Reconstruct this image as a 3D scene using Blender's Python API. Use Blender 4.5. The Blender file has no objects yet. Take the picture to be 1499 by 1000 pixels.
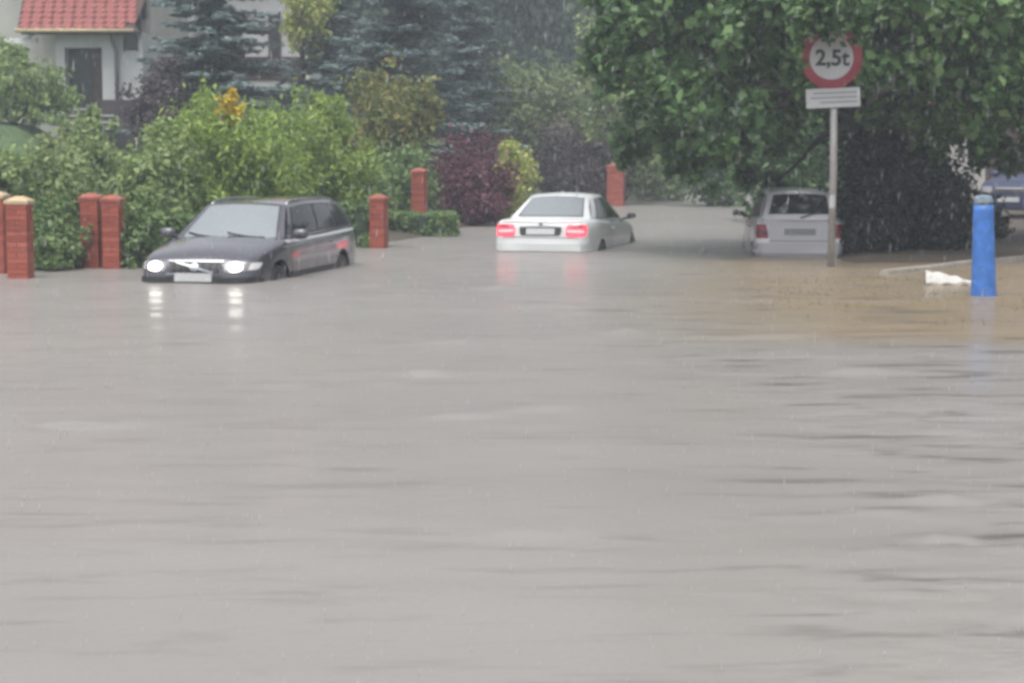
import bpy, bmesh, math, random
import numpy as np
from mathutils import Vector, Matrix
from mathutils.bvhtree import BVHTree

R = math.radians
rng = np.random.default_rng(7)
random.seed(7)
scene = bpy.context.scene
C = scene.collection

# ------------------------------------------------------------------ camera
F_PX, CX, CY, CAM_H = 2800.0, 749.5, 500.0, 1.8
PITCH = math.atan((CY - 217.0) / F_PX)
cam_d = bpy.data.cameras.new('camera')
cam = bpy.data.objects.new('camera', cam_d)
C.objects.link(cam)
cam.location = (0, 0, CAM_H)
cam.rotation_euler = (math.pi / 2 - PITCH, 0, 0)
cam_d.sensor_width = 36.0
cam_d.lens = 36.0 * F_PX / 1499.0
cam_d.clip_end = 2000
scene.camera = cam

# ------------------------------------------------------------------ overcast sky and soft sun
SUN_EL, SUN_AZ = R(70), R(205)
w = bpy.data.worlds.new('World')
scene.world = w
w.use_nodes = True
nt = w.node_tree
bg = nt.nodes['Background']
sky = nt.nodes.new('ShaderNodeTexSky')
sky.sky_type = 'NISHITA'
sky.sun_disc = False
sky.sun_elevation = SUN_EL
sky.sun_rotation = SUN_AZ
sky.air_density = 1.0
sky.dust_density = 6.0
hs = nt.nodes.new('ShaderNodeHueSaturation')
hs.inputs['Saturation'].default_value = 0.22
nt.links.new(sky.outputs[0], hs.inputs['Color'])
nt.links.new(hs.outputs[0], bg.inputs['Color'])
bg.inputs['Strength'].default_value = 0.13
sd = bpy.data.lights.new('sun', 'SUN')
sd.energy = 0.8
sd.angle = R(40)
sd.color = (1.0, 0.97, 0.93)
sun = bpy.data.objects.new('sun', sd)
C.objects.link(sun)
# direction towards the sun (Nishita rotation runs clockwise from +Y)
sv = Vector((math.sin(SUN_AZ) * math.cos(SUN_EL), math.cos(SUN_AZ) * math.cos(SUN_EL), math.sin(SUN_EL)))
sun.rotation_euler = sv.to_track_quat('Z', 'Y').to_euler()
scene.view_settings.view_transform = 'Standard'
scene.view_settings.look = 'None'
scene.view_settings.gamma = 1.0
scene.view_settings.exposure = 0.85
scene.cycles.pixel_filter_type = 'BLACKMAN_HARRIS'
scene.cycles.filter_width = 3.4          # soft phone-video sharpness
scene.cycles.max_bounces = 8
scene.cycles.volume_bounces = 1
scene.cycles.transparent_max_bounces = 8


# ------------------------------------------------------------------ helpers
def gx(px, d):
    return (px - CX) * d / F_PX

def at(px, py, d):
    """Point of the place seen at photo pixel (px, py) when it stands d metres away."""
    a, b = (px - CX) / F_PX, (CY - py) / F_PX
    cy = math.cos(PITCH) + b * math.sin(PITCH)
    cz = -math.sin(PITCH) + b * math.cos(PITCH)
    k = d / cy
    return Vector((a * k, d, CAM_H + cz * k))

def gz(py, d):
    return at(CX, py, d).z

def link(o, parent=None):
    C.objects.link(o)
    if parent is not None:
        o.parent = parent
    return o

def tag(o, label=None, cat=None, group=None, kind=None):
    if label: o['label'] = label
    if cat: o['category'] = cat
    if group: o['group'] = group
    if kind: o['kind'] = kind
    return o

def empty(name, loc, rz=0.0):
    o = bpy.data.objects.new(name, None)
    o.location = loc
    o.rotation_euler = (0, 0, rz)
    o.empty_display_size = 0.2
    return link(o)

def np_mesh(name, verts, faces, mat, parent=None, smooth=False):
    """verts (n,3), faces (m,k) with constant k."""
    me = bpy.data.meshes.new(name)
    verts = np.asarray(verts, np.float32)
    faces = np.asarray(faces, np.int32)
    n, m, k = len(verts), len(faces), faces.shape[1]
    me.vertices.add(n)
    me.vertices.foreach_set('co', verts.ravel())
    me.loops.add(m * k)
    me.loops.foreach_set('vertex_index', faces.ravel())
    me.polygons.add(m)
    me.polygons.foreach_set('loop_start', np.arange(0, m * k, k, dtype=np.int32))
    me.polygons.foreach_set('loop_total', np.full(m, k, np.int32))
    if smooth:
        me.polygons.foreach_set('use_smooth', np.ones(m, bool))
    me.update(calc_edges=True)
    me.validate()
    if mat: me.materials.append(mat)
    o = bpy.data.objects.new(name, me)
    return link(o, parent)

class MB:
    """collects simple shapes into one mesh"""
    def __init__(self):
        self.v, self.f = [], []
    def add(self, vs, fs):
        b = len(self.v)
        self.v += [tuple(p) for p in vs]
        self.f += [tuple(i + b for i in f) for f in fs]
        return self
    def box(self, x0, x1, y0, y1, z0, z1):
        return self.add([(x0, y0, z0), (x1, y0, z0), (x1, y1, z0), (x0, y1, z0),
                         (x0, y0, z1), (x1, y0, z1), (x1, y1, z1), (x0, y1, z1)],
                        [(0, 3, 2, 1), (4, 5, 6, 7), (0, 1, 5, 4), (1, 2, 6, 5), (2, 3, 7, 6), (3, 0, 4, 7)])
    def tube(self, path, radii, seg=8, cap=True):
        path = [Vector(p) for p in path]
        rings = []
        up = Vector((0.13, 0.31, 0.94))
        for i, p in enumerate(path):
            t = (path[min(i + 1, len(path) - 1)] - path[max(i - 1, 0)]).normalized()
            a = t.cross(up)
            if a.length < 1e-4: a = t.cross(Vector((1, 0, 0)))
            a.normalize()
            b = t.cross(a)
            r = radii[i] if hasattr(radii, '__len__') else radii
            rings.append([p + (a * math.cos(2 * math.pi * k / seg) + b * math.sin(2 * math.pi * k / seg)) * r for k in range(seg)])
        vs = [q for ring in rings for q in ring]
        fs = []
        for i in range(len(path) - 1):
            for k in range(seg):
                k2 = (k + 1) % seg
                fs.append((i * seg + k, i * seg + k2, (i + 1) * seg + k2, (i + 1) * seg + k))
        if cap:
            fs.append(tuple(range(seg - 1, -1, -1)))
            fs.append(tuple((len(path) - 1) * seg + k for k in range(seg)))
        return self.add(vs, fs)
    def lathe(self, prof, seg=24, axis='z', origin=(0, 0, 0)):
        """prof: (radius, height) list"""
        vs, fs = [], []
        for r, h in prof:
            for k in range(seg):
                a = 2 * math.pi * k / seg
                if axis == 'z': p = (r * math.cos(a), r * math.sin(a), h)
                elif axis == 'y': p = (r * math.cos(a), h, r * math.sin(a))
                else: p = (h, r * math.cos(a), r * math.sin(a))
                vs.append((p[0] + origin[0], p[1] + origin[1], p[2] + origin[2]))
        for i in range(len(prof) - 1):
            for k in range(seg):
                k2 = (k + 1) % seg
                fs.append((i * seg + k, i * seg + k2, (i + 1) * seg + k2, (i + 1) * seg + k))
        fs.append(tuple(range(seg - 1, -1, -1)))
        fs.append(tuple((len(prof) - 1) * seg + k for k in range(seg)))
        return self.add(vs, fs)
    def build(self, name, mat, parent=None, bevel=0.0, smooth=False):
        me = bpy.data.meshes.new(name)
        me.from_pydata(self.v, [], self.f)
        bm = bmesh.new(); bm.from_mesh(me)
        bmesh.ops.recalc_face_normals(bm, faces=bm.faces)
        if bevel:
            bmesh.ops.bevel(bm, geom=bm.edges[:], offset=bevel, segments=2, affect='EDGES', clamp_overlap=True)
        bm.to_mesh(me); bm.free()
        if smooth:
            for p in me.polygons: p.use_smooth = True
        if mat: me.materials.append(mat)
        return link(bpy.data.objects.new(name, me), parent)


# ------------------------------------------------------------------ materials
def mat_new(name):
    m = bpy.data.materials.new(name)
    m.use_nodes = True
    return m, m.node_tree, m.node_tree.nodes['Principled BSDF']

def plain(name, col, rough=0.6, metal=0.0, spec=0.5, coat=0.0, noise=0.0, scale=6.0, bump=0.0, emit=None, estr=0.0):
    m, t, p = mat_new(name)
    p.inputs['Base Color'].default_value = (*col, 1)
    p.inputs['Roughness'].default_value = rough
    p.inputs['Metallic'].default_value = metal
    p.inputs['Specular IOR Level'].default_value = spec
    p.inputs['Coat Weight'].default_value = coat
    p.inputs['Coat Roughness'].default_value = 0.08
    if emit:
        p.inputs['Emission Color'].default_value = (*emit, 1)
        p.inputs['Emission Strength'].default_value = estr
    if noise or bump:
        tc = t.nodes.new('ShaderNodeTexCoord')
        nz = t.nodes.new('ShaderNodeTexNoise')
        nz.inputs['Scale'].default_value = scale
        nz.inputs['Detail'].default_value = 6
        t.links.new(tc.outputs['Object'], nz.inputs['Vector'])
        if noise:
            mx = t.nodes.new('ShaderNodeMix'); mx.data_type = 'RGBA'
            mx.inputs['A'].default_value = (*[c * (1 - noise) for c in col], 1)
            mx.inputs['B'].default_value = (*[min(1, c * (1 + noise)) for c in col], 1)
            mr = t.nodes.new('ShaderNodeMapRange')
            mr.inputs['From Min'].default_value = 0.3; mr.inputs['From Max'].default_value = 0.7
            t.links.new(nz.outputs['Fac'], mr.inputs['Value'])
            t.links.new(mr.outputs[0], mx.inputs['Factor'])
            t.links.new(mx.outputs['Result'], p.inputs['Base Color'])
        if bump:
            bp = t.nodes.new('ShaderNodeBump')
            bp.inputs['Strength'].default_value = bump
            bp.inputs['Distance'].default_value = 0.02
            t.links.new(nz.outputs['Fac'], bp.inputs['Height'])
            t.links.new(bp.outputs[0], p.inputs['Normal'])
    return m

def foliage(name, dark, mid, light, rough=0.45, trans=0.32, accent=None, accent_at=0.97):
    m, t, p = mat_new(name)
    geo = t.nodes.new('ShaderNodeNewGeometry')
    tc = t.nodes.new('ShaderNodeTexCoord')
    nz = t.nodes.new('ShaderNodeTexNoise')
    nz.inputs['Scale'].default_value = 1.6
    nz.inputs['Detail'].default_value = 3
    t.links.new(tc.outputs['Object'], nz.inputs['Vector'])
    ma = t.nodes.new('ShaderNodeMath'); ma.operation = 'MULTIPLY_ADD'
    t.links.new(geo.outputs['Random Per Island'], ma.inputs[0])
    ma.inputs[1].default_value = 0.55
    mb = t.nodes.new('ShaderNodeMath'); mb.operation = 'MULTIPLY_ADD'
    t.links.new(nz.outputs['Fac'], mb.inputs[0])
    mb.inputs[1].default_value = 0.9
    mb.inputs[2].default_value = -0.22
    t.links.new(mb.outputs[0], ma.inputs[2])
    cr = t.nodes.new('ShaderNodeValToRGB')
    e = cr.color_ramp.elements
    e[0].position = 0.15; e[0].color = (*dark, 1)
    e[1].position = 0.85; e[1].color = (*light, 1)
    x = e.new(0.5); x.color = (*mid, 1)
    t.links.new(ma.outputs[0], cr.inputs[0])
    col = cr.outputs[0]
    if accent:
        gt = t.nodes.new('ShaderNodeMath'); gt.operation = 'GREATER_THAN'
        gt.inputs[1].default_value = accent_at
        t.links.new(geo.outputs['Random Per Island'], gt.inputs[0])
        mx = t.nodes.new('ShaderNodeMix'); mx.data_type = 'RGBA'
        mx.inputs['B'].default_value = (*accent, 1)
        t.links.new(gt.outputs[0], mx.inputs['Factor'])
        t.links.new(col, mx.inputs['A'])
        col = mx.outputs['Result']
    t.links.new(col, p.inputs['Base Color'])
    p.inputs['Roughness'].default_value = rough
    p.inputs['Specular IOR Level'].default_value = 0.22
    tr = t.nodes.new('ShaderNodeBsdfTranslucent')
    t.links.new(col, tr.inputs['Color'])
    ms = t.nodes.new('ShaderNodeMixShader')
    ms.inputs[0].default_value = trans
    out = t.nodes['Material Output']
    t.links.new(p.outputs[0], ms.inputs[1])
    t.links.new(tr.outputs[0], ms.inputs[2])
    t.links.new(ms.outputs[0], out.inputs['Surface'])
    return m

M = {}
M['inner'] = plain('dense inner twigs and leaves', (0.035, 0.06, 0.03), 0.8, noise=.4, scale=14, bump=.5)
M['bark'] = plain('wet bark', (0.045, 0.036, 0.03), 0.7, noise=0.35, scale=9, bump=0.6)
M['leaf_big'] = foliage('broad tree leaves', (0.0267, 0.0618, 0.0202), (0.074, 0.1546, 0.0506), (0.2222, 0.34, 0.1392), 0.3)
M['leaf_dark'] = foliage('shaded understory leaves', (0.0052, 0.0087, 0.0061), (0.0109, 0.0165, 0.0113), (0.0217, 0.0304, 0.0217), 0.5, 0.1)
M['leaf_bright'] = foliage('fresh green leaves', (0.1089, 0.1772, 0.041), (0.2395, 0.3544, 0.0821), (0.4355, 0.5494, 0.1368), 0.4)
M['leaf_olive'] = foliage('olive leaves', (0.1, 0.15, 0.06), (0.2201, 0.29, 0.1201), (0.4002, 0.4701, 0.2201), 0.45)
M['leaf_grey'] = foliage('grey green leaves', (0.1115, 0.1719, 0.0639), (0.2229, 0.307, 0.1206), (0.3962, 0.4913, 0.1986), 0.5)
M['leaf_purple'] = foliage('purple leaves', (0.0639, 0.0239, 0.0337), (0.142, 0.053, 0.073), (0.2414, 0.1061, 0.1264), 0.45)
M['leaf_brownpurple'] = foliage('dull purple brown leaves', (0.039, 0.0286, 0.0338), (0.091, 0.0676, 0.0728), (0.156, 0.1235, 0.1235), 0.5)
M['leaf_yellow'] = foliage('yellow green leaves', (0.1872, 0.234, 0.0468), (0.4056, 0.468, 0.1248), (0.6552, 0.6552, 0.2496), 0.45)
M['leaf_orange'] = foliage('green leaves turning orange', (0.0798, 0.1188, 0.0363), (0.1938, 0.2228, 0.0665), (0.3648, 0.297, 0.1089), 0.45)
M['leaf_hedge'] = foliage('clipped hedge leaves', (0.0707, 0.1332, 0.049), (0.1532, 0.2421, 0.0897), (0.3063, 0.4116, 0.1631), 0.5)
M['petal'] = foliage('yellow petals', (0.5, 0.36, 0.03), (0.62, 0.48, 0.05), (0.7, 0.58, 0.12), 0.5)
M['needle'] = foliage('blue spruce needles', (0.0547, 0.0878, 0.0878), (0.1269, 0.1757, 0.1757), (0.2538, 0.3221, 0.3221), 0.55, 0.05)
M['leaf_far'] = foliage('distant leaves', (0.0414, 0.0621, 0.0483), (0.0828, 0.1173, 0.0828), (0.1518, 0.1932, 0.138), 0.55)
M['leaf_far_olive'] = foliage('distant olive leaves', (0.0776, 0.1035, 0.0517), (0.1725, 0.2242, 0.0949), (0.2932, 0.3277, 0.1552), 0.55)

def brick_mat():
    m, t, p = mat_new('red brick')
    geo = t.nodes.new('ShaderNodeNewGeometry')
    cr = t.nodes.new('ShaderNodeValToRGB')
    e = cr.color_ramp.elements
    e[0].color = (0.26, 0.052, 0.033, 1); e[1].color = (0.42, 0.1, 0.062, 1)
    t.links.new(geo.outputs['Random Per Island'], cr.inputs[0])
    t.links.new(cr.outputs[0], p.inputs['Base Color'])
    p.inputs['Roughness'].default_value = 0.55
    return m
M['brick'] = brick_mat()
M['brick_cap'] = plain('red brick coping', (0.3, 0.085, 0.06), 0.6, noise=0.25, scale=12)
M['mortar'] = plain('mortar', (0.26, 0.17, 0.14), 0.9, noise=0.2, scale=20)
M['cap'] = plain('tan coping stone', (0.5, 0.38, 0.24), 0.7, noise=0.25, scale=8, bump=0.2)
M['render'] = plain('white render', (0.52, 0.525, 0.53), 0.8, noise=0.08, scale=1.5)
M['render_warm'] = plain('cream render', (0.45, 0.44, 0.41), 0.8, noise=0.1, scale=1.5)
M['plinth'] = plain('dark plinth', (0.055, 0.042, 0.05), 0.7, noise=0.25, scale=4)
M['timber'] = plain('dark timber', (0.06, 0.035, 0.032), 0.6, noise=0.2, scale=5)
M['door'] = plain('dark green door', (0.03, 0.036, 0.035), 0.4)
M['tile'] = plain('red clay tile', (0.29, 0.095, 0.085), 0.5, noise=0.22, scale=3)
M['white'] = plain('white paint', (0.75, 0.76, 0.78), 0.5)
M['step'] = plain('pale step stone', (0.42, 0.42, 0.41), 0.7, noise=0.1)
M['zinc'] = plain('grey painted pipe', (0.16, 0.16, 0.17), 0.4)
M['pane'] = plain('dark window glass', (0.02, 0.022, 0.025), 0.08, spec=0.7)
M['concrete'] = plain('wet concrete', (0.35, 0.32, 0.28), 0.6, noise=0.25, scale=7, bump=0.3)
M['galv'] = plain('galvanised pole', (0.34, 0.33, 0.32), 0.45, metal=0.5, noise=0.15, scale=12)
M['sign_red'] = plain('sign red', (0.24, 0.022, 0.042), 0.4, noise=0.12, scale=5)
M['sign_white'] = plain('sign white', (0.44, 0.45, 0.465), 0.4, noise=0.05, scale=4)
M['sign_black'] = plain('sign black', (0.02, 0.025, 0.025), 0.5)
M['sign_line'] = plain('faded print', (0.22, 0.23, 0.26), 0.6)
M['blue_paint'] = plain('blue paint', (0.045, 0.16, 0.5), 0.45, noise=0.3, scale=7, bump=0.1)
M['worn'] = plain('worn bare concrete', (0.17, 0.22, 0.27), 0.8, noise=0.35, scale=16, bump=0.4)
M['foam'] = plain('white foam board', (0.5, 0.49, 0.46), 0.7, noise=0.08, scale=9)
M['rubber'] = plain('wet tyre rubber', (0.015, 0.015, 0.016), 0.45)
M['rim'] = plain('alloy rim', (0.32, 0.32, 0.33), 0.35, metal=0.8)
M['cavity'] = plain('wheel arch cavity', (0.012, 0.012, 0.013), 0.8)
M['trim'] = plain('black plastic trim', (0.02, 0.02, 0.022), 0.5)
M['chrome'] = plain('bright metal', (0.36, 0.37, 0.39), 0.2, metal=1.0)
M['bright_trim'] = plain('pale door moulding', (0.45, 0.46, 0.48), 0.3)
M['glass_wet'] = plain('rain covered windscreen', (0.2, 0.225, 0.24), 0.16, spec=0.9, coat=0.6)
M['glass_side'] = plain('tinted car glass', (0.012, 0.013, 0.016), 0.06, spec=0.35)
M['lamp_on'] = plain('lit headlamp', (0.9, 0.9, 0.85), 0.2, emit=(1.0, 0.95, 0.86), estr=5.0)
M['lamp_housing'] = plain('headlamp glass', (0.2, 0.2, 0.21), 0.15, spec=0.8)
M['tail_on'] = plain('lit tail lamp', (0.6, 0.03, 0.05), 0.25, emit=(1.0, 0.07, 0.1), estr=1.1)
M['tail_core'] = plain('bright tail lamp bulb', (0.8, 0.2, 0.2), 0.25, emit=(1.0, 0.2, 0.22), estr=1.6)
M['tail_off'] = plain('red tail lamp glass', (0.22, 0.012, 0.03), 0.2, spec=0.7)
M['tail_clear'] = plain('clear lamp glass', (0.72, 0.7, 0.7), 0.2, spec=0.7)
M['plate'] = plain('number plate', (0.5, 0.51, 0.52), 0.4, noise=0.12, scale=22)
M['paint_plum'] = plain('dark plum car paint', (0.078, 0.074, 0.092), 0.26, metal=0.45, coat=1.0)
M['paint_white'] = plain('white car paint', (0.64, 0.66, 0.66), 0.35, coat=0.8)
M['paint_silver'] = plain('silver car paint', (0.5, 0.5, 0.535), 0.38, metal=0.3, coat=0.7)
M['paint_blue'] = plain('navy car paint', (0.01, 0.018, 0.065), 0.5, coat=.3)
M['grass'] = plain('wet lawn', (0.07, 0.115, 0.045), 0.8, noise=0.35, scale=2.2, bump=0.5)


def soil_mix():
    t = M['grass'].node_tree; p = t.nodes['Principled BSDF']
    src = p.inputs['Base Color'].links[0].from_socket
    a = t.nodes.new('ShaderNodeAttribute'); a.attribute_name = 'soil'
    mx = t.nodes.new('ShaderNodeMix'); mx.data_type = 'RGBA'
    mx.inputs['B'].default_value = (0.07, 0.055, 0.042, 1)
    t.links.new(a.outputs['Fac'], mx.inputs['Factor']); t.links.new(src, mx.inputs['A'])
    t.links.new(mx.outputs['Result'], p.inputs['Base Color'])
soil_mix()

def water_mat():
    m, t, p = mat_new('muddy flood water')
    N, L = t.nodes, t.links
    tc = N.new('ShaderNodeTexCoord')
    # silt: slow patches, browner where the flow runs over the verge
    n1 = N.new('ShaderNodeTexNoise'); n1.inputs['Scale'].default_value = 0.22; n1.inputs['Detail'].default_value = 5
    mp1 = N.new('ShaderNodeMapping'); mp1.inputs['Scale'].default_value = (0.55, 1.0, 1.0)
    L.new(tc.outputs['Object'], mp1.inputs[0]); L.new(mp1.outputs[0], n1.inputs['Vector'])
    mr = N.new('ShaderNodeMapRange'); mr.inputs['From Min'].default_value = 0.3; mr.inputs['From Max'].default_value = 0.7
    L.new(n1.outputs['Fac'], mr.inputs['Value'])
    mx = N.new('ShaderNodeMix'); mx.data_type = 'RGBA'
    mx.inputs['A'].default_value = (0.217, 0.204, 0.194, 1)
    mx.inputs['B'].default_value = (0.245, 0.231, 0.217, 1)
    L.new(mr.outputs[0], mx.inputs['Factor'])
    at_ = N.new('ShaderNodeAttribute'); at_.attribute_name = 'silt'
    n2 = N.new('ShaderNodeTexNoise'); n2.inputs['Scale'].default_value = 0.9; n2.inputs['Detail'].default_value = 6
    L.new(mp1.outputs[0], n2.inputs['Vector'])
    mu = N.new('ShaderNodeMath'); mu.operation = 'MULTIPLY_ADD'; mu.use_clamp = True
    L.new(n2.outputs['Fac'], mu.inputs[0]); mu.inputs[1].default_value = 1.6; mu.inputs[2].default_value = 0.1
    m2 = N.new('ShaderNodeMath'); m2.operation = 'MULTIPLY'
    L.new(mu.outputs[0], m2.inputs[0]); L.new(at_.outputs['Fac'], m2.inputs[1])
    mx2 = N.new('ShaderNodeMix'); mx2.data_type = 'RGBA'
    mx2.inputs['B'].default_value = (0.228, 0.18, 0.118, 1)
    L.new(mx.outputs['Result'], mx2.inputs['A']); L.new(m2.outputs[0], mx2.inputs['Factor'])
    # thin darker streaks painted into the base colour as the shading of ripples
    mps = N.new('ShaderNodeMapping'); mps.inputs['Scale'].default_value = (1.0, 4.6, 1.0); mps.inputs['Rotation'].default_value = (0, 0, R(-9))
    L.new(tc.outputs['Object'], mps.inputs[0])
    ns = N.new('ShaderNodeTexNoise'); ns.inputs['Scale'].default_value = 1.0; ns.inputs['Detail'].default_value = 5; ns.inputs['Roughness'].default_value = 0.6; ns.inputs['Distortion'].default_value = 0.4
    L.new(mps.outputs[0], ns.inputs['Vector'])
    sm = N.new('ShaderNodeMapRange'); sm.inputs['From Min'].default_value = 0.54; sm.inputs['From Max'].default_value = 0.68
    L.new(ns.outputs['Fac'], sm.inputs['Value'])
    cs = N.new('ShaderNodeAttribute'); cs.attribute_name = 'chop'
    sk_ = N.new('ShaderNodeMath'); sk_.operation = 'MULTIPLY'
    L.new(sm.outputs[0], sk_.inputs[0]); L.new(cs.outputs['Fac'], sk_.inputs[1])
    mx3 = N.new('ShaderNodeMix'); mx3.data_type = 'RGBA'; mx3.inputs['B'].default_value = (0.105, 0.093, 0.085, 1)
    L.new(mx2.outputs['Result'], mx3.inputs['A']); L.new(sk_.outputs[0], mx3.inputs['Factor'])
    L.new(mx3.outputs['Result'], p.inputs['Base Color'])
    p.inputs['Roughness'].default_value = 0.42
    p.inputs['Coat Weight'].default_value = 0.22
    p.inputs['Coat Roughness'].default_value = 0.15
    p.inputs['Coat IOR'].default_value = 1.33
    p.inputs['IOR'].default_value = 1.33
    p.inputs['Specular IOR Level'].default_value = 0.3
    # fine rain chop
    mp = N.new('ShaderNodeMapping'); mp.inputs['Scale'].default_value = (1.1, 1.9, 1.0); mp.inputs['Rotation'].default_value = (0, 0, R(-12))
    L.new(tc.outputs['Object'], mp.inputs[0])
    a = N.new('ShaderNodeTexNoise'); a.inputs['Scale'].default_value = 1.1; a.inputs['Detail'].default_value = 5; a.inputs['Roughness'].default_value = 0.55
    b = N.new('ShaderNodeTexNoise'); b.inputs['Scale'].default_value = 14.0; b.inputs['Detail'].default_value = 3
    L.new(mp.outputs[0], a.inputs['Vector']); L.new(tc.outputs['Object'], b.inputs['Vector'])
    b1 = N.new('ShaderNodeBump'); b1.inputs['Strength'].default_value = 1.0; b1.inputs['Distance'].default_value = 0.09
    b2 = N.new('ShaderNodeBump'); b2.inputs['Strength'].default_value = 0.5; b2.inputs['Distance'].default_value = 0.008
    pm = N.new('ShaderNodeMapRange'); pm.inputs['From Min'].default_value = 0.42; pm.inputs['From Max'].default_value = 0.72
    pn = N.new('ShaderNodeTexNoise'); pn.inputs['Scale'].default_value = 0.3; pn.inputs['Detail'].default_value = 3
    L.new(mp.outputs[0], pn.inputs['Vector']); L.new(pn.outputs['Fac'], pm.inputs['Value'])
    pk = N.new('ShaderNodeMath'); pk.operation = 'MULTIPLY'
    L.new(a.outputs['Fac'], pk.inputs[0]); L.new(pm.outputs[0], pk.inputs[1])
    ca = N.new('ShaderNodeAttribute'); ca.attribute_name = 'chop'
    a2 = N.new('ShaderNodeTexNoise'); a2.inputs['Scale'].default_value = 3.2; a2.inputs['Detail'].default_value = 4
    L.new(mp.outputs[0], a2.inputs['Vector'])
    ad = N.new('ShaderNodeMath'); ad.operation = 'MULTIPLY_ADD'; ad.inputs[1].default_value = 0.35
    L.new(a2.outputs['Fac'], ad.inputs[0]); L.new(a.outputs['Fac'], ad.inputs[2])
    L.new(ad.outputs[0], pk.inputs[0])
    pk2 = N.new('ShaderNodeMath'); pk2.operation = 'MULTIPLY'
    L.new(pk.outputs[0], pk2.inputs[0]); L.new(ca.outputs['Fac'], pk2.inputs[1])
    L.new(pk2.outputs[0], b1.inputs['Height']); L.new(b.outputs['Fac'], b2.inputs['Height'])
    L.new(b1.outputs[0], b2.inputs['Normal']); L.new(b2.outputs[0], p.inputs['Normal'])
    return m
M['water'] = water_mat()


# ------------------------------------------------------------------ terrain and flood water
LEFT = np.array([(-40, 23), (-9, 26.8), (-7.0, 28.4), (-6.2, 30.0), (-4.6, 32.4), (-2.9, 35), (-1.9, 39), (-1.0, 44.6),
                 (0.6, 52), (3.0, 64), (6.0, 73), (14, 82), (60, 96)], float)
RIGHT = np.array([(60, 22), (16, 26.5), (8.5, 31.2), (7.2, 30.4), (5.4, 30.2), (5.7, 36), (6.6, 45), (9.0, 60), (14.5, 73), (60, 88)], float)

def side_dist(P, line, sign):
    """signed distance from a polyline, positive on the dry side"""
    best = np.full(len(P), 1e9)
    for a, b in zip(line[:-1], line[1:]):
        ab = b - a
        t = np.clip(((P - a) @ ab) / (ab @ ab), 0, 1)
        q = a + t[:, None] * ab
        dv = P - q
        dd = np.hypot(dv[:, 0], dv[:, 1])
        best = np.minimum(best, dd)
    # inside test against the closed outline of the dry side
    poly = np.vstack([line, DRY[sign]])
    ins = np.zeros(len(P), bool)
    for a, b in zip(poly, np.roll(poly, -1, 0)):
        if a[1] == b[1]: continue
        c = (a[1] > P[:, 1]) != (b[1] > P[:, 1])
        ins ^= c & (P[:, 0] < (b[0] - a[0]) * (P[:, 1] - a[1]) / (b[1] - a[1]) + a[0])
    return best * np.where(ins, 1.0, -1.0)

DRY = {1.0: np.array([(300, 96.5), (300, 300), (-300, 300), (-300, 20.5)], float), -1.0: np.array([(300, 88.5), (300, 21.5)], float)}

def vnoise(x, y, s, seed):
    r = np.random.default_rng(seed)
    out = np.zeros_like(x)
    for k in range(7):
        a = r.uniform(0, 2 * math.pi); f = s * r.uniform(0.5, 1.8); ph = r.uniform(0, 6.28)
        out += np.sin(f * (x * math.cos(a) + y * math.sin(a)) + ph)
    return out / 7

def ground_h(X, Y):
    P = np.stack([X.ravel(), Y.ravel()], 1)
    dl = side_dist(P, LEFT, 1.0).reshape(X.shape)
    dr = side_dist(P, RIGHT, -1.0).reshape(X.shape)
    h = np.full(X.shape, -0.46)
    # submerged verge on the right
    verge = np.clip((X - 1.8 - 0.12 * (Y - 18)) / 2.2, 0, 1) * np.clip((Y - 17) / 4, 0, 1) * np.clip((31 - Y) / 1.0, 0, 1)
    h = h + verge * 0.34
    L_ = np.clip(dl + 0.5, 0, None)
    h = np.where(dl > -0.5, np.maximum(h, -0.2 + np.minimum(L_, 0.6) * 0.45 + np.clip(L_ - 0.6, 0, 24) * 0.118 + np.clip(L_ - 24, 0, None) * 0.09), h)
    R_ = np.clip(dr + 0.5, 0, None)
    h = np.where(dr > -0.5, np.maximum(h, -0.12 + np.minimum(R_, 0.6) * 0.33 + np.clip(R_ - 0.6, 0, None) * 0.02), h)
    h = h + 0.85 * np.clip((-11.2 - X) / 1.5, 0, 1) * np.clip((Y - 43) / 4, 0, 1) * np.clip((52.8 - Y) / 1.5, 0, 1)
    far = np.clip(Y - 84, 0, None)
    h = h + far * 0.1 + (Y > 60) * vnoise(X, Y, 0.12, 3) * np.clip((Y - 60) / 40, 0, 1) * 0.5
    return h

def gh(x, y):
    return float(ground_h(np.array([x], float), np.array([y], float))[0])

xs = np.concatenate([np.linspace(-160, -22, 24), np.linspace(-20, 22, 110), np.linspace(24, 160, 24)])
ys = np.concatenate([np.linspace(-30, 14, 14), np.linspace(15, 90, 150), np.linspace(93, 230, 36)])
GX, GY = np.meshgrid(xs, ys)
GZ = ground_h(GX, GY)
def grid_faces(nr, nc):
    i = np.arange(nr - 1)[:, None] * nc + np.arange(nc - 1)[None, :]
    i = i.ravel()
    return np.stack([i, i + 1, i + nc + 1, i + nc], 1)
g = np_mesh('ground', np.stack([GX.ravel(), GY.ravel(), GZ.ravel()], 1), grid_faces(len(ys), len(xs)), M['grass'], smooth=True)
gp = np.stack([GX.ravel(), GY.ravel()], 1)
soil = np.clip(np.exp(-np.clip(side_dist(gp, LEFT, 1.0), 0, None) / 2.2) + (side_dist(gp, RIGHT, -1.0) > -3), 0, 1)
ga = g.data.attributes.new('soil', 'FLOAT', 'POINT'); ga.data.foreach_set('value', soil.astype(np.float32))
tag(g, kind='structure')

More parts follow.
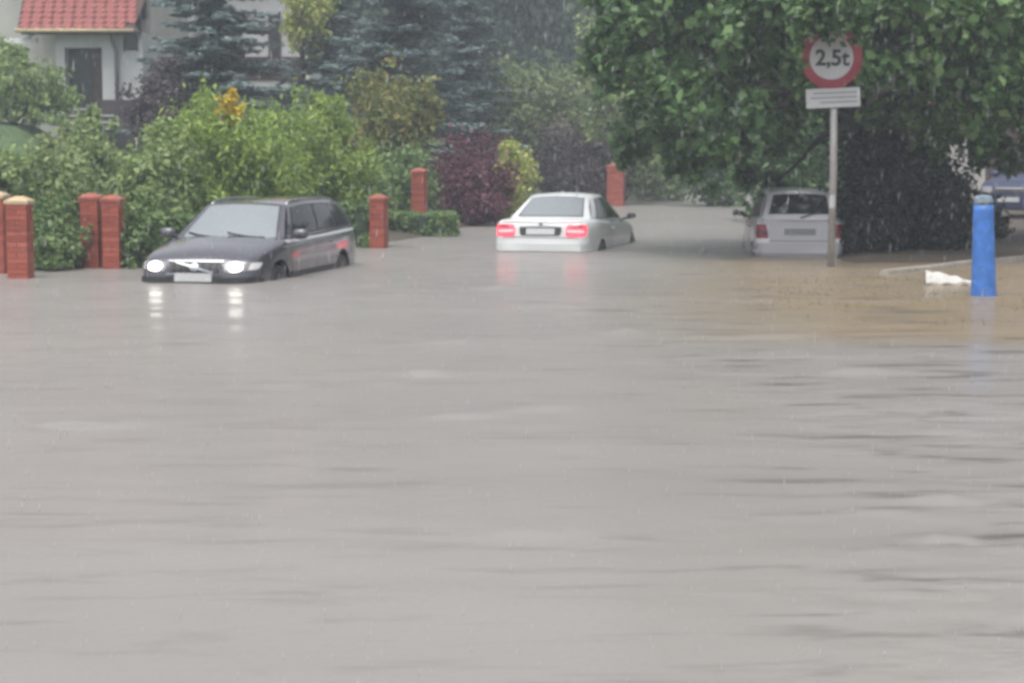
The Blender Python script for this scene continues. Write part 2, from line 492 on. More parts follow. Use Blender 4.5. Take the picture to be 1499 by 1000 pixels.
# flood water: a rippled sheet at z = 0
rows = np.concatenate([np.linspace(-28, 1.5, 12), np.geomspace(2.0, 100, 470)])
cols = np.linspace(-1, 1, 300)
WY = np.repeat(rows[:, None], len(cols), 1)
WX = cols[None, :] * (np.abs(WY) * 0.42 + 14)
def wavefield(X, Y):
    z = np.zeros_like(X)
    r = np.random.default_rng(21)
    # broad chop running across the street, in patches
    for k in range(14):
        lam = r.uniform(0.5, 2.4)
        a = R(r.normal(82, 14))
        kx, ky = math.cos(a) * 2 * math.pi / lam, math.sin(a) * 2 * math.pi / lam
        ph = r.uniform(0, 6.28) + 1.6 * vnoise(X, Y, 0.5, 50 + k)
        env = np.clip(0.25 + 1.5 * vnoise(X * 0.6, Y, 0.45, 80 + k), 0, 1)
        z += 0.0012 * lam ** 0.8 * np.sin(kx * X + ky * Y + ph) * env
    # water heaped up along the hulls of the wading cars and round the posts
    for cx_, cy_, ang_, hl, hw, am in ((-3.70, 27.55, R(12.5), 2.3, .88, .03), (1.07, 35.1, R(15), 2.25, .86, .03), (4.85, 33.4, R(3), 1.65, .74, .02), (4.84, 29.0, 0, .03, .03, .015), (5.74, 23.2, 0, .1, .1, .02)):
        lx = (X - cx_) * math.cos(ang_) - (Y - cy_) * math.sin(ang_)
        ly = (X - cx_) * math.sin(ang_) + (Y - cy_) * math.cos(ang_)
        q = np.hypot(np.clip(np.abs(lx) - hw, 0, None), np.clip(np.abs(ly) - hl, 0, None))
        z += am * np.exp(-(q / .25) ** 2) + am * .5 * np.exp(-((q - .75) / .22) ** 2) * (.6 + .4 * np.sin(lx * 5 + ly * 3)) + am * .3 * np.exp(-((q - 1.35) / .22) ** 2)
    # current lines: long low standing crests (x0, y0, x1, y1, height, width)
    for x0, y0, x1, y1, hgt, wd in CREST:
        ax, ay = x1 - x0, y1 - y0
        ln = math.hypot(ax, ay)
        t = ((X - x0) * ax + (Y - y0) * ay) / ln ** 2
        dist = ((X - x0) * -ay + (Y - y0) * ax) / ln + 0.12 * np.sin(t * 7 + x0)
        e = np.exp(-(dist / (wd * .7)) ** 2) * np.clip(1 - (2 * t - 1) ** 2, 0, 1)
        z += 1.6 * hgt * e * np.clip(.45 + .8 * np.sin(t * 11 + x0 * 3) * np.sin(t * 5 + y0), 0, 1)
    return z
def crest_px(ax, ay, bx, by, h, wd):
    def g2(px, py):
        b = (CY - py) / F_PX
        cy = math.cos(PITCH) + b * math.sin(PITCH); cz = -math.sin(PITCH) + b * math.cos(PITCH)
        k = CAM_H / -cz
        return ((px - CX) / F_PX * k, cy * k)
    p, q = g2(ax, ay), g2(bx, by)
    return (p[0], p[1], q[0], q[1], h, wd)
CREST = [crest_px(*c) for c in [
    (500, 570, 680, 540, .030, .22), (0, 632, 230, 612, .026, .2), (360, 570, 520, 552, .02, .2), (610, 505, 700, 492, .025, .25),
    (440, 615, 900, 595, .016, .2), (560, 425, 860, 420, .03, .4), (490, 438, 620, 432, .03, .3), (820, 494, 1010, 484, .035, .3),
    (1000, 492, 1499, 498, .035, .35), (880, 530, 1120, 520, .022, .25), (1140, 555, 1420, 536, .03, .2), (1190, 605, 1499, 600, .028, .2),
    (1330, 634, 1430, 628, .03, .14), (1300, 740, 1499, 732, .025, .12), (1200, 762, 1380, 752, .018, .12), (1040, 780, 1130, 776, .012, .1),
    (1250, 800, 1499, 792, .02, .12), (1180, 840, 1330, 850, .014, .1), (1350, 850, 1499, 875, .02, .1), (1270, 860, 1330, 878, .015, .08),
    (1130, 890, 1330, 893, .014, .08), (1340, 940, 1420, 944, .018, .07), (1420, 920, 1499, 925, .02, .08), (100, 458, 330, 452, .016, .3),
    (560, 385, 740, 372, .03, .4), (900, 360, 1080, 352, .04, .5), (930, 330, 1090, 322, .05, .8), (640, 455, 900, 452, .02, .3),
    (930, 405, 1090, 398, .03, .3), (700, 780, 860, 772, .008, .12), (380, 720, 520, 712, .01, .14), (620, 700, 700, 690, .01, .14),
]]
WZ = wavefield(WX, WY)
# brown silt carried over the verge on the right
s1 = np.clip((WX - 0.9 - 0.10 * (WY - 18) - 0.9 * vnoise(WX, WY, 0.5, 9)) / 2.0, 0, 1)
s2 = np.clip((WY - 17.2 - 0.7 * vnoise(WX, WY, 0.6, 12)) / 1.2, 0, 1) * np.clip((33 - WY) / 2, 0, 1)
silt = s1 * s2
fade = np.clip((10 - np.abs(WX)) / 8, 0, 1)
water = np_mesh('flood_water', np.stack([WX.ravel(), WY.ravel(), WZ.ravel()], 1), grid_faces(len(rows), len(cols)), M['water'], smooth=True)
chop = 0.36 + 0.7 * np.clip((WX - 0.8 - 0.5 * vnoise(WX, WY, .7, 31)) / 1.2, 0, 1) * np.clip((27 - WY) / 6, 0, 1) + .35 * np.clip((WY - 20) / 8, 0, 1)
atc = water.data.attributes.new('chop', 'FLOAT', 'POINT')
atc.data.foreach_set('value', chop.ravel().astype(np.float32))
att = water.data.attributes.new('silt', 'FLOAT', 'POINT')
att.data.foreach_set('value', silt.ravel().astype(np.float32))
tag(water, kind='structure')


# ------------------------------------------------------------------ plants
def leaf_cards(centers, out_dirs, size, aspect=0.6, droop=0.3, up_bias=0.4, spread=0.8, r=None):
    """kite shaped folded leaves; returns verts, tris"""
    r = r or rng
    n = len(centers)
    nrm = out_dirs * 0.5 + r.normal(size=(n, 3)) * spread + np.array([0, 0, up_bias])
    nrm /= np.linalg.norm(nrm, axis=1)[:, None] + 1e-9
    ax = r.normal(size=(n, 3)) + out_dirs * 0.6 + np.array([0, 0, -droop])
    ax -= (ax * nrm).sum(1)[:, None] * nrm
    ax /= np.linalg.norm(ax, axis=1)[:, None] + 1e-9
    sd_ = np.cross(nrm, ax)
    s = (size * r.uniform(0.6, 1.35, n))[:, None]
    a = centers - ax * s * 0.5
    b = centers + sd_ * s * aspect * 0.5 + nrm * s * 0.08
    c = centers + ax * s * 0.5 - np.array([0, 0, 1]) * s * 0.08
    d = centers - sd_ * s * aspect * 0.5 + nrm * s * 0.08
    V = np.stack([a, b, c, d], 1).reshape(-1, 3)
    i = np.arange(n)[:, None] * 4
    T = np.concatenate([i + np.array([[0, 1, 2]]), i + np.array([[0, 2, 3]])], 1).reshape(-1, 3)
    return V, T

def blob_points(blobs, n, clumps=60, sigma=0.16, shell=0.55, r=None, box=0.0):
    """points in clumps over ellipsoids (cx,cy,cz,rx,ry,rz); returns centres and outward directions"""
    r = r or rng
    B = np.array(blobs, float)
    wgt = (B[:, 3] * B[:, 4] + B[:, 4] * B[:, 5] + B[:, 3] * B[:, 5])
    wgt = wgt / wgt.sum()
    bi = r.choice(len(B), clumps, p=wgt)
    d = r.normal(size=(clumps, 3)); d /= np.linalg.norm(d, axis=1)[:, None]
    if box:
        d = np.sign(d) * np.abs(d) ** (1 - box)
        d /= np.max(np.abs(d), axis=1)[:, None] ** box
    rad = shell + (1 - shell) * r.uniform(0, 1, clumps) ** 0.6
    rad *= 1 + (0.03 if box else 0.16) * r.normal(size=clumps)
    cc = B[bi, :3] + d * B[bi, 3:6] * rad[:, None]
    ci = r.integers(0, clumps, n)
    sg = sigma * np.mean(B[bi, 3:6], axis=1)
    off = r.normal(size=(n, 3)) * sg[ci][:, None]
    P = cc[ci] + off
    od = d[ci] + off / (sg[ci][:, None] + 1e-6) * 0.4
    od /= np.linalg.norm(od, axis=1)[:, None] + 1e-9
    return P, od, cc

def limb_path(a, b, r, n=5, sag=0.12):
    a, b = Vector(a), Vector(b)
    L_ = (b - a).length
    out = []
    for i in range(n):
        t = i / (n - 1)
        p = a.lerp(b, t)
        k = math.sin(t * math.pi) * L_
        p += Vector((r.normal() * 0.05 * k, r.normal() * 0.05 * k, sag * k))
        out.append(p)
    return out

def clear_of_sign(P):
    """no leaf hangs right before the figures of the road sign"""
    return ~((np.abs(P[:, 0] - 4.785) < .43) & (P[:, 2] > 2.2) & (P[:, 2] < 3.34) & (P[:, 1] < 29.0) & (P[:, 1] > 26))

def plant(name, label, cat, base, blobs, n, leaf, mat, group=None, trunk_r=0.0, fork=0.35, limbs=9, clumps=90, sigma=0.16,
          shell=0.5, aspect=0.6, droop=0.3, up_bias=0.4, box=0.0, part='crown', stem='trunk', seed=1, bark='bark', spread=.8):
    """blobs are relative to the base"""
    r = np.random.default_rng(seed)
    root = empty(name, base)
    tag(root, label, cat, group)
    P, od, cc = blob_points(blobs, n, clumps, sigma, shell, r, box)
    keep = (P[:, 2] > 0.02) & clear_of_sign(P + np.array(base, float))
    P, od = P[keep], od[keep]
    V, T = leaf_cards(P, od, leaf, aspect, droop, up_bias, spread, r=r)
    np_mesh(part, V, T, M[mat], root)
    if trunk_r:
        B = np.array(blobs)
        cz = float(B[:, 2].mean()); cxy = B[:, :2].mean(0)
        mb = MB()
        top = Vector((cxy[0] * 0.6, cxy[1] * 0.6, cz))
        fk = Vector((cxy[0] * 0.15, cxy[1] * 0.15, cz * fork))
        mb.tube([(0, 0, -0.3), (0, 0, 0.15), fk, fk.lerp(top, 0.5) + Vector((r.normal() * .1, r.normal() * .1, 0)), top],
                [trunk_r * 1.5, trunk_r * 1.1, trunk_r * 0.85, trunk_r * 0.55, trunk_r * 0.25], 9)
        mb.build(stem, M[bark], root, smooth=True)
        pick = r.choice(len(cc), min(limbs, len(cc)), replace=False)
        for i in pick:
            t = r.uniform(0, 0.8)
            m2 = MB()
            pth = limb_path(fk.lerp(top, t), cc[i], r)
            m2.tube(pth, [trunk_r * 0.42, trunk_r * 0.33, trunk_r * 0.24, trunk_r * 0.15, trunk_r * 0.06], 6)
            m2.build('limb', M[bark], root, smooth=True)
    else:
        mb = MB()
        B = np.array(blobs)
        for i in range(7):
            c = B[r.integers(len(B))]
            e = (c[0] + r.normal() * c[3] * .4, c[1] + r.normal() * c[4] * .4, max(c[2], 0.2) + c[5] * 0.3)
            mb.tube(limb_path((r.normal() * .06, r.normal() * .06, -0.1), e, r, 4, 0.05), [0.022, 0.018, 0.013, 0.006], 5)
        mb.build('stem', M[bark], root, smooth=True)
    return root

def pb(base, px0, px1, py0, py1, d, depth=None):
    """ellipsoid that fills a photo box at distance d, relative to base"""
    c = at((px0 + px1) / 2, (py0 + py1) / 2, d)
    rx = (px1 - px0) / 2 * d / F_PX
    rz = (py1 - py0) / 2 * d / F_PX
    return (c.x - base[0], c.y - base[1], c.z - base[2], rx, depth or (rx + rz) / 2, rz)

def base_at(px, d, z=None):
    x = gx(px, d)
    return (x, d, gh(x, d) if z is None else z)

def spruce(name, label, base, height, radius, z0=0.4, seed=3, levels=26, nb=9, group=None, hue='needle'):
    r = np.random.default_rng(seed)
    root = empty(name, base)
    tag(root, label, 'tree', group)
    mb = MB()
    mb.tube([(0, 0, -0.3), (0, 0, height * 0.5), (0, 0, height)], [0.2, 0.12, 0.02], 8)
    mb.build('trunk', M['bark'], root, smooth=True)
    P, A, S = [], [], []
    br = MB()
    for i in range(levels):
        t = i / (levels - 1)
        z = z0 + (height - z0) * t
        ln = radius * (1 - t) ** 0.85 + 0.15
        for k in range(nb):
            a = r.uniform(0, 2 * math.pi)
            l2 = ln * r.uniform(0.65, 1.15)
            zz = z + r.normal() * 0.1
            m = max(4, int(l2 * 16))
            br.tube([(0, 0, zz), (math.cos(a) * l2 * .5, math.sin(a) * l2 * .5, zz - l2 * .1), (math.cos(a) * l2, math.sin(a) * l2, zz - l2 * .12)], [0.025, 0.016, 0.005], 4, False)
            for j in range(m):
                u = (j + r.uniform()) / m
                q = np.array([math.cos(a) * l2 * u, math.sin(a) * l2 * u, zz - l2 * (0.30 * u - 0.2 * u * u)])
                wid = 0.32 * l2 * (1 - abs(u - 0.45)) * 0.8
                side = np.array([-math.sin(a), math.cos(a), 0])
                for s_ in range(4):
                    off = r.uniform(-1, 1)
                    P.append(q + side * off * wid + np.array([0, 0, r.normal() * 0.035 - abs(off) * wid * 0.12]))
                    dirv = np.array([math.cos(a), math.sin(a), -0.15]) + side * np.sign(off) * 0.9
                    A.append(dirv / np.linalg.norm(dirv))
                    S.append(r.uniform(0.16, 0.3))
    br.build('boughs', M['bark'], root)['kind'] = 'stuff'
    P, A, S = np.array(P), np.array(A), np.array(S)[:, None]
    n = len(P)
    nr = np.array([0, 0, 1.0]) + r.normal(size=(n, 3)) * 0.35
    sdv = np.cross(nr, A); sdv /= np.linalg.norm(sdv, axis=1)[:, None]
    dz = np.array([0, 0, 1.0])
    V = np.stack([P - A * S * .5, P + sdv * S * .22 - dz * S * .1, P + A * S * .5 - dz * S * .1, P - sdv * S * .22 - dz * S * .1], 1).reshape(-1, 3)
    i = np.arange(n)[:, None] * 4
    T = np.concatenate([i + np.array([[0, 1, 2]]), i + np.array([[0, 2, 3]])], 1).reshape(-1, 3)
    np_mesh('crown', V, T, M[hue], root)
    return root

def copy_tree(o, parent=None, loc=None, rz=None, scale=None):
    c = o.copy()
    C.objects.link(c)
    if parent is not None: c.parent = parent
    if loc is not None: c.location = loc
    if rz is not None: c.rotation_euler = (0, 0, rz)
    if scale is not None: c.scale = scale
    for ch in list(o.children):
        copy_tree(ch, c)
    return c

# --- the large broadleaved tree over the sign
tb = (gx(1335, 33.5), 33.5, 0.1)
big = [pb(tb, 875, 1010, -60, 190, 32.5, 1.2), pb(tb, 960, 1130, 20, 215, 31, 1.1), pb(tb, 1040, 1240, -60, 150, 30.6, 1.2),
       pb(tb, 1180, 1400, -80, 150, 30.2, 1.2), pb(tb, 1340, 1560, -60, 190, 30.4, 1.2), pb(tb, 1120, 1200, 120, 225, 31.5, 0.7),
       pb(tb, 1250, 1420, 90, 205, 31.2, 0.8), pb(tb, 1390, 1540, 120, 232, 32.5, 0.8), pb(tb, 1320, 1470, 180, 240, 33.5, 0.7), pb(tb, 1400, 1570, 170, 258, 35, 0.8), pb(tb, 900, 1200, -330, 60, 33.5, 2.2),
       pb(tb, 1150, 1500, -380, 40, 34, 2.6), pb(tb, 1450, 1760, -250, 160, 34, 2.6), pb(tb, 1000, 1400, 0, 170, 35.5, 1.6),
       pb(tb, 1300, 1650, -20, 170, 36.5, 1.8), pb(tb, 1000, 1110, 180, 262, 31.8, 0.7),
       pb(tb, 1150, 1280, -25, 58, 28.5, .35), pb(tb, 1165, 1225, 5, 46, 28.55, .25), pb(tb, 1225, 1265, 10, 48, 28.55, .2), pb(tb, 1240, 1275, 80, 120, 28.5, .2), pb(tb, 1150, 1180, 30, 80, 28.5, .2), pb(tb, 900, 1010, 130, 240, 33, .8),
       pb(tb, 930, 1060, 165, 268, 34, .7), pb(tb, 1040, 1190, 165, 285, 34.5, .7), pb(tb, 1028, 1066, 262, 302, 33.5, .2), pb(tb, 850, 950, -60, 120, 33.5, .8)]
BIG = plant('broadleaf_tree', 'large dark green broadleaf tree hanging over the round road sign', 'tree', tb, big, 66000, 0.19, 'leaf_big',
      trunk_r=0.26, limbs=16, clumps=520, sigma=0.13, shell=0.35, aspect=0.75, droop=0.5, up_bias=0.7, fork=0.4, seed=11)

# a leafy bough of that tree hanging over the top of the sign
_r = np.random.default_rng(5)
_bl = [pb(tb, 1150, 1210, -10, 62, 28.5, .25), pb(tb, 1205, 1275, -25, 50, 28.5, .25), pb(tb, 1165, 1225, 15, 52, 28.6, .15), pb(tb, 1238, 1272, 22, 66, 28.6, .15),
       pb(tb, 1170, 1255, 18, 54, 28.6, .15), pb(tb, 1160, 1180, 55, 100, 28.6, .1), pb(tb, 1245, 1272, 85, 118, 28.6, .1)]
_P, _o, _c = blob_points(_bl, 800, 90, .22, .2, _r)
_k = clear_of_sign(_P + np.array(tb)); _P, _o = _P[_k], _o[_k]
_V, _T = leaf_cards(_P, _o, .13, .7, .7, .5, r=_r)
np_mesh('low_bough', _V, _T, M['leaf_big'], BIG)['kind'] = 'stuff'
MB().tube(limb_path((_bl[1][0] + .1, 1.2 - 3, _bl[1][2] + 1.2), _bl[0][:3], _r), [.04, .03, .02, .014, .006], 5).build('limb', M['bark'], BIG, smooth=True)

# --- dark shrubs in the shade under that tree
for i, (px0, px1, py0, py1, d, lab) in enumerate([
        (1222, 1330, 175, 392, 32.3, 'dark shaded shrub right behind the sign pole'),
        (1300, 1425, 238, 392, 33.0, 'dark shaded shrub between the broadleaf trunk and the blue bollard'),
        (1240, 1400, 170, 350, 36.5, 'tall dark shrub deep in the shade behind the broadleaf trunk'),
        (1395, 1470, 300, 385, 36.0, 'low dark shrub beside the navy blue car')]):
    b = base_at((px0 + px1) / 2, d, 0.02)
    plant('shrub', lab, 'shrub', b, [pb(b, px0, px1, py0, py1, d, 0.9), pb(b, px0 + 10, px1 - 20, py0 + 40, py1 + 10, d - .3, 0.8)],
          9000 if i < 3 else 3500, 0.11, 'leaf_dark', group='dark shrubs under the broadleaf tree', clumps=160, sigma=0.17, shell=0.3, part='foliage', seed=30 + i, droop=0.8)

# --- roadside greenery beyond the silver car
for i, (px0, px1, py0, py1, d, mt, lab, trk) in enumerate([
        (905, 1010, 150, 302, 66, 'leaf_grey', 'grey green bush at the far bend of the flooded road', 0),
        (985, 1110, 150, 300, 60, 'leaf_big', 'deep green bush across the bend behind the silver hatchback', 0),
        (1085, 1240, 130, 325, 47, 'leaf_big', 'broad green bush between silver hatchback and dark shrubs', 0),
        (845, 960, 0, 250, 62, 'leaf_olive', 'tall grey green tree rising over the far bend', .16)]):
    b = base_at((px0 + px1) / 2, d)
    plant('bush' if not trk else 'roadside_tree', lab, 'bush' if not trk else 'tree', b,
          [pb(b, px0, px1, py0, py1, d, 1.3), pb(b, px0 + 20, px1 - 15, py0 - 10, py1 - 40, d + .6, 1.0)], 6500, 0.2, mt,
          trunk_r=trk, clumps=150, shell=0.35, part='crown' if trk else 'foliage', seed=50 + i)

# --- gardens on the left
garden = [
    # name, category, label, boxes, d, n, leaf, material, trunk
    ('arching_shrub', 'shrub', 'big fresh green arching shrub right behind the dark estate car', [(235, 400, 150, 320, 33.5), (290, 440, 165, 330, 33), (250, 360, 205, 360, 32.6)], 33.3, 13000, .14, 'leaf_bright', 0),
    ('arching_shrub', 'shrub', 'bright green shrub between the yellow flowers and the orange tinted tree', [(380, 500, 150, 310, 38), (430, 560, 205, 330, 38.4), (460, 520, 130, 230, 38.5)], 38, 11000, .14, 'leaf_bright', 0),
    ('mixed_shrub', 'shrub', 'olive green shrub in the gap between the brick pillars', [(20, 150, 225, 400, 30.5), (40, 130, 205, 330, 31)], 30.6, 9000, .11, 'leaf_olive', 0),
    ('mixed_shrub', 'shrub', 'grey green shrub beside the paired brick pillars', [(165, 270, 215, 390, 31.2), (190, 290, 190, 330, 32)], 31.5, 8500, .11, 'leaf_grey', 0),
    ('mixed_shrub', 'shrub', 'tall green shrub above the first brick pillar with tan cap', [(-60, 55, 215, 380, 30), (-40, 40, 225, 300, 29.5)], 29.8, 8000, .11, 'leaf_grey', 0),
    ('mixed_shrub', 'shrub', 'yellowish shrub below the lawn slope of the red roofed house', [(50, 170, 205, 280, 33.5)], 33.5, 4000, .12, 'leaf_olive', 0),
    ('ground_ivy', 'shrub', 'low dark green shrub at the foot of the gap between the pillars', [(40, 125, 300, 405, 28.9), (45, 110, 330, 408, 28.4)], 28.7, 5000, .09, 'leaf_hedge', 0),
    ('ground_ivy', 'shrub', 'low dark green shrub between paired pillars and clipped hedge', [(180, 250, 290, 405, 29.3), (165, 230, 330, 402, 28.9)], 29.2, 5000, .09, 'leaf_hedge', 0),
    ('garden_shrub', 'shrub', 'hazy grey green shrub mass in front of the porch wall', [(-60, 60, 70, 180, 50), (0, 100, 90, 170, 50.5), (40, 112, 125, 195, 49.5), (-30, 40, 60, 130, 51)], 50, 8500, .16, 'leaf_grey', 0),
    ('yellow_tree', 'tree', 'thin yellowish tree against the wall of the white house', [(418, 478, -40, 78, 61)], 61, 2600, .17, 'leaf_yellow', .07),
    ('dwarf_shrub', 'shrub', 'small grey green shrub below the porch steps', [(95, 170, 180, 245, 42), (105, 150, 158, 215, 42)], 42, 3400, .13, 'leaf_grey', 0),
    ('barberry_shrub', 'shrub', 'dark brown purple shrub at the corner of the porch', [(205, 300, 85, 205, 52), (180, 270, 150, 210, 50)], 51, 4500, .15, 'leaf_brownpurple', 0),
    ('orange_tree', 'tree', 'small tree with leaves turning orange beside the blue spruce', [(505, 640, 108, 250, 46), (520, 600, 160, 300, 45.5), (580, 645, 120, 200, 46.3)], 46, 8500, .14, 'leaf_orange', .09),
    ('green_shrub', 'shrub', 'dense green shrub under the orange tinted tree', [(520, 640, 215, 330, 43.5), (490, 580, 230, 330, 41.5)], 43, 6500, .12, 'leaf_hedge', 0),
    ('purple_shrub', 'shrub', 'large dark red purple shrub beside the slim brick pillar', [(632, 745, 195, 335, 45.5), (650, 740, 240, 345, 45)], 45.4, 9000, .12, 'leaf_purple', 0),
    ('golden_shrub', 'shrub', 'rounded yellow green shrub between the purple shrub and white coupe', [(715, 782, 215, 300, 48), (720, 775, 235, 320, 47.5)], 48, 5000, .12, 'leaf_yellow', 0),
    ('green_shrub', 'shrub', 'low dark green shrub under the golden shrub', [(690, 780, 285, 330, 48.5)], 48.5, 3000, .12, 'leaf_hedge', 0),
    ('dull_hedge', 'hedge', 'dull mauve brown hedge behind the white coupe', [(775, 900, 185, 310, 62), (800, 890, 205, 310, 61), (860, 935, 225, 305, 63)], 62, 8500, .16, 'leaf_brownpurple', 0),
    ('roadside_tree', 'tree', 'light green tree standing behind the mauve hedge', [(700, 850, 85, 245, 68), (690, 790, 110, 260, 67), (770, 880, 120, 250, 69)], 68, 9500, .21, 'leaf_far_olive', .16),
]
for i, (nm, cat, lab, boxes, d, n, lf, mt, trk) in enumerate(garden):
    pxm = sum((q[0] + q[1]) / 2 for q in boxes) / len(boxes)
    b = base_at(pxm, d)
    plant(nm, lab, cat, b, [pb(b, *q) for q in boxes], n, lf, mt, trunk_r=trk, clumps=max(60, n // 55), sigma=0.15, shell=0.3,
          part='crown' if cat == 'tree' else 'foliage', seed=100 + i, aspect=0.34 if nm == 'arching_shrub' else 0.6, droop=0.6 if nm == 'arching_shrub' else 0.3)

# yellow flower heads standing over the arching shrub
b = base_at(338, 33.2)
fl = plant('flowering_shrub', 'tall plant with a yellow flower head above the arching shrub', 'plant', b,
           [pb(b, 318, 352, 132, 182, 33.0, .2), pb(b, 332, 346, 128, 160, 33.0, .15)], 900, .075, 'petal', clumps=40, sigma=.2, part='flower_head', seed=140)

# clipped box hedges along the street
for i, (px0, px1, py0, py1, d, lab) in enumerate([
        (216, 300, 316, 392, 29.9, 'clipped box hedge behind the bonnet of the dark estate car'),
        (492, 562, 296, 366, 35.2, 'clipped box hedge behind the tail of the dark estate car'),
        (566, 670, 311, 350, 39.6, 'low rounded clipped hedge in front of the slim brick pillar')]):
    b = base_at((px0 + px1) / 2, d, -0.05)
    bl = pb(b, px0, px1, py0, py1 + 8, d, 0.45)
    hd = plant('clipped_hedge', lab, 'hedge', b, [bl], 15000, .07, 'leaf_hedge', group='clipped hedges along the flooded street', clumps=2200, sigma=.05, shell=.75,
          box=0.55, part='foliage', seed=160 + i, spread=.45)
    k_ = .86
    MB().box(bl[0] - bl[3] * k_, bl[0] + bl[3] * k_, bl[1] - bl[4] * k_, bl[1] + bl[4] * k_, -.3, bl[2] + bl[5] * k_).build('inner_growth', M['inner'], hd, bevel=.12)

# blue spruces
spruce('blue_spruce', 'blue grey spruce in front of the white house behind the red roofed porch', (gx(322, 53), 53, gh(gx(322, 53), 53)), 9.5, 2.3, 1.6, seed=5, levels=28, nb=10, group='blue spruces')
spruce('blue_spruce', 'broad blue grey spruce beside the orange tinted tree', (gx(588, 57), 57, gh(gx(588, 57), 57)), 10.5, 2.7, 0.8, seed=8, levels=30, nb=10, group='blue spruces')
spruce('blue_spruce', 'dim blue grey spruce between orange tinted tree and light green tree', (gx(676, 66), 66, gh(gx(676, 66), 66)), 9.0, 2.2, 0.5, seed=9, levels=24, nb=9, group='blue spruces')
spruce('blue_spruce', 'slim blue grey spruce beside the broad spruce', (gx(480, 62), 62, gh(gx(480, 62), 62)), 8.5, 1.8, 0.5, seed=12, levels=24, nb=9, group='blue spruces')

# far wooded rise
fb = (0, 0, 0)
proto = plant('distant_tree', 'hazy grey green tree of the far wooded rise', 'tree', fb,
              [(0, 0, 6.5, 3.2, 3.0, 4.2), (1.2, .4, 8.8, 2.2, 2.2, 2.6), (-1.4, -.3, 5.2, 2.4, 2.2, 2.6)], 7000, .36, 'leaf_far',
              group='trees of the far wooded rise', trunk_r=.24, clumps=170, shell=.35, seed=200)
spots = [(430, 92, 1.0), (520, 88, 1.1), (600, 97, 1.15), (665, 90, 1.1), (735, 96, 1.25), (795, 92, 1.15), (850, 104, 1.3), (905, 95, 1.2),
         (480, 112, 1.3), (560, 118, 1.4), (640, 116, 1.35), (705, 122, 1.45), (770, 118, 1.4), (830, 125, 1.5), (890, 120, 1.4), (960, 110, 1.3),
         (1040, 100, 1.2), (1120, 104, 1.3), (1210, 98, 1.2), (1300, 104, 1.3), (1400, 100, 1.2), (1500, 106, 1.3), (360, 104, 1.2), (280, 98, 1.2),
         (190, 102, 1.2), (90, 98, 1.2), (0, 104, 1.3), (-90, 100, 1.2), (1600, 100, 1.2)]
for i, (px, d, s) in enumerate(spots):
    x = gx(px, d)
    o = proto if i == 0 else copy_tree(proto)
    o.location = (x, d, gh(x, d) - 0.1)
    o.rotation_euler = (0, 0, i * 1.7)
    o.scale = (s, s, s * (0.9 + 0.08 * (i % 3)))


# ------------------------------------------------------------------ brick pillars
def brick_pillar(label, loc, wdt, dep, hgt, rz, cap=True, group='red brick pillars along the street', coping=None, ov=.02):
    root = empty('brick_pillar', loc, rz)
    tag(root, label, 'pillar', group)
    core = MB().box(-wdt / 2 + .012, wdt / 2 - .012, -dep / 2 + .012, dep / 2 - .012, -0.5, hgt).build('mortar_core', M['mortar'], root)
    mb = MB()
    ch, gap = 0.075, 0.012
    nz = int((hgt + 0.4) / ch)
    r = np.random.default_rng(int(abs(loc[0] * 100)))
    for k in range(nz):
        z0 = hgt - (k + 1) * ch + gap; z1 = hgt - k * ch
        e = lambda: r.normal() * .0015
        h = 0.115
        def run(a0, a1, fixed, axis):
            ln = a1 - a0
            nb = max(1, round(ln / 0.25)); step = ln / nb
            xs_ = [a0 + step * j for j in range(nb + 1)]
            if k % 2 and nb > 0:
                xs_ = [a0] + [a0 + step * (j + .5) for j in range(nb)] + [a1]
            for p, q in zip(xs_[:-1], xs_[1:]):
                o = e()
                if axis == 'x': mb.box(p + gap / 2, q - gap / 2, *fixed(o), z0, z1)
                else: mb.box(*fixed(o), p + gap / 2, q - gap / 2, z0, z1)
        run(-wdt / 2, wdt / 2, lambda o: (-dep / 2 + o, -dep / 2 + h), 'x')
        run(-wdt / 2, wdt / 2, lambda o: (dep / 2 - h, dep / 2 + o), 'x')
        run(-dep / 2 + h, dep / 2 - h, lambda o: (-wdt / 2 + o, -wdt / 2 + h), 'y')
        run(-dep / 2 + h, dep / 2 - h, lambda o: (wdt / 2 - h, wdt / 2 + o), 'y')
    bo = mb.build('brickwork', M['brick'], root)
    bo['kind'] = 'stuff'
    if cap:
        q = ov
        cp = MB()
        a, b_ = wdt / 2 + q, dep / 2 + q
        cp.add([(-a, -b_, hgt), (a, -b_, hgt), (a, b_, hgt), (-a, b_, hgt), (-a, -b_, hgt + .05), (a, -b_, hgt + .05), (a, b_, hgt + .05), (-a, b_, hgt + .05),
                (-a * .3, -b_ * .3, hgt + .11), (a * .3, -b_ * .3, hgt + .11), (a * .3, b_ * .3, hgt + .11), (-a * .3, b_ * .3, hgt + .11)],
               [(0, 3, 2, 1), (0, 1, 5, 4), (1, 2, 6, 5), (2, 3, 7, 6), (3, 0, 4, 7), (4, 5, 9, 8), (5, 6, 10, 9), (6, 7, 11, 10), (7, 4, 8, 11), (8, 9, 10, 11)])
        cp.build('coping', coping or M['cap'], root, bevel=.006)
    return root

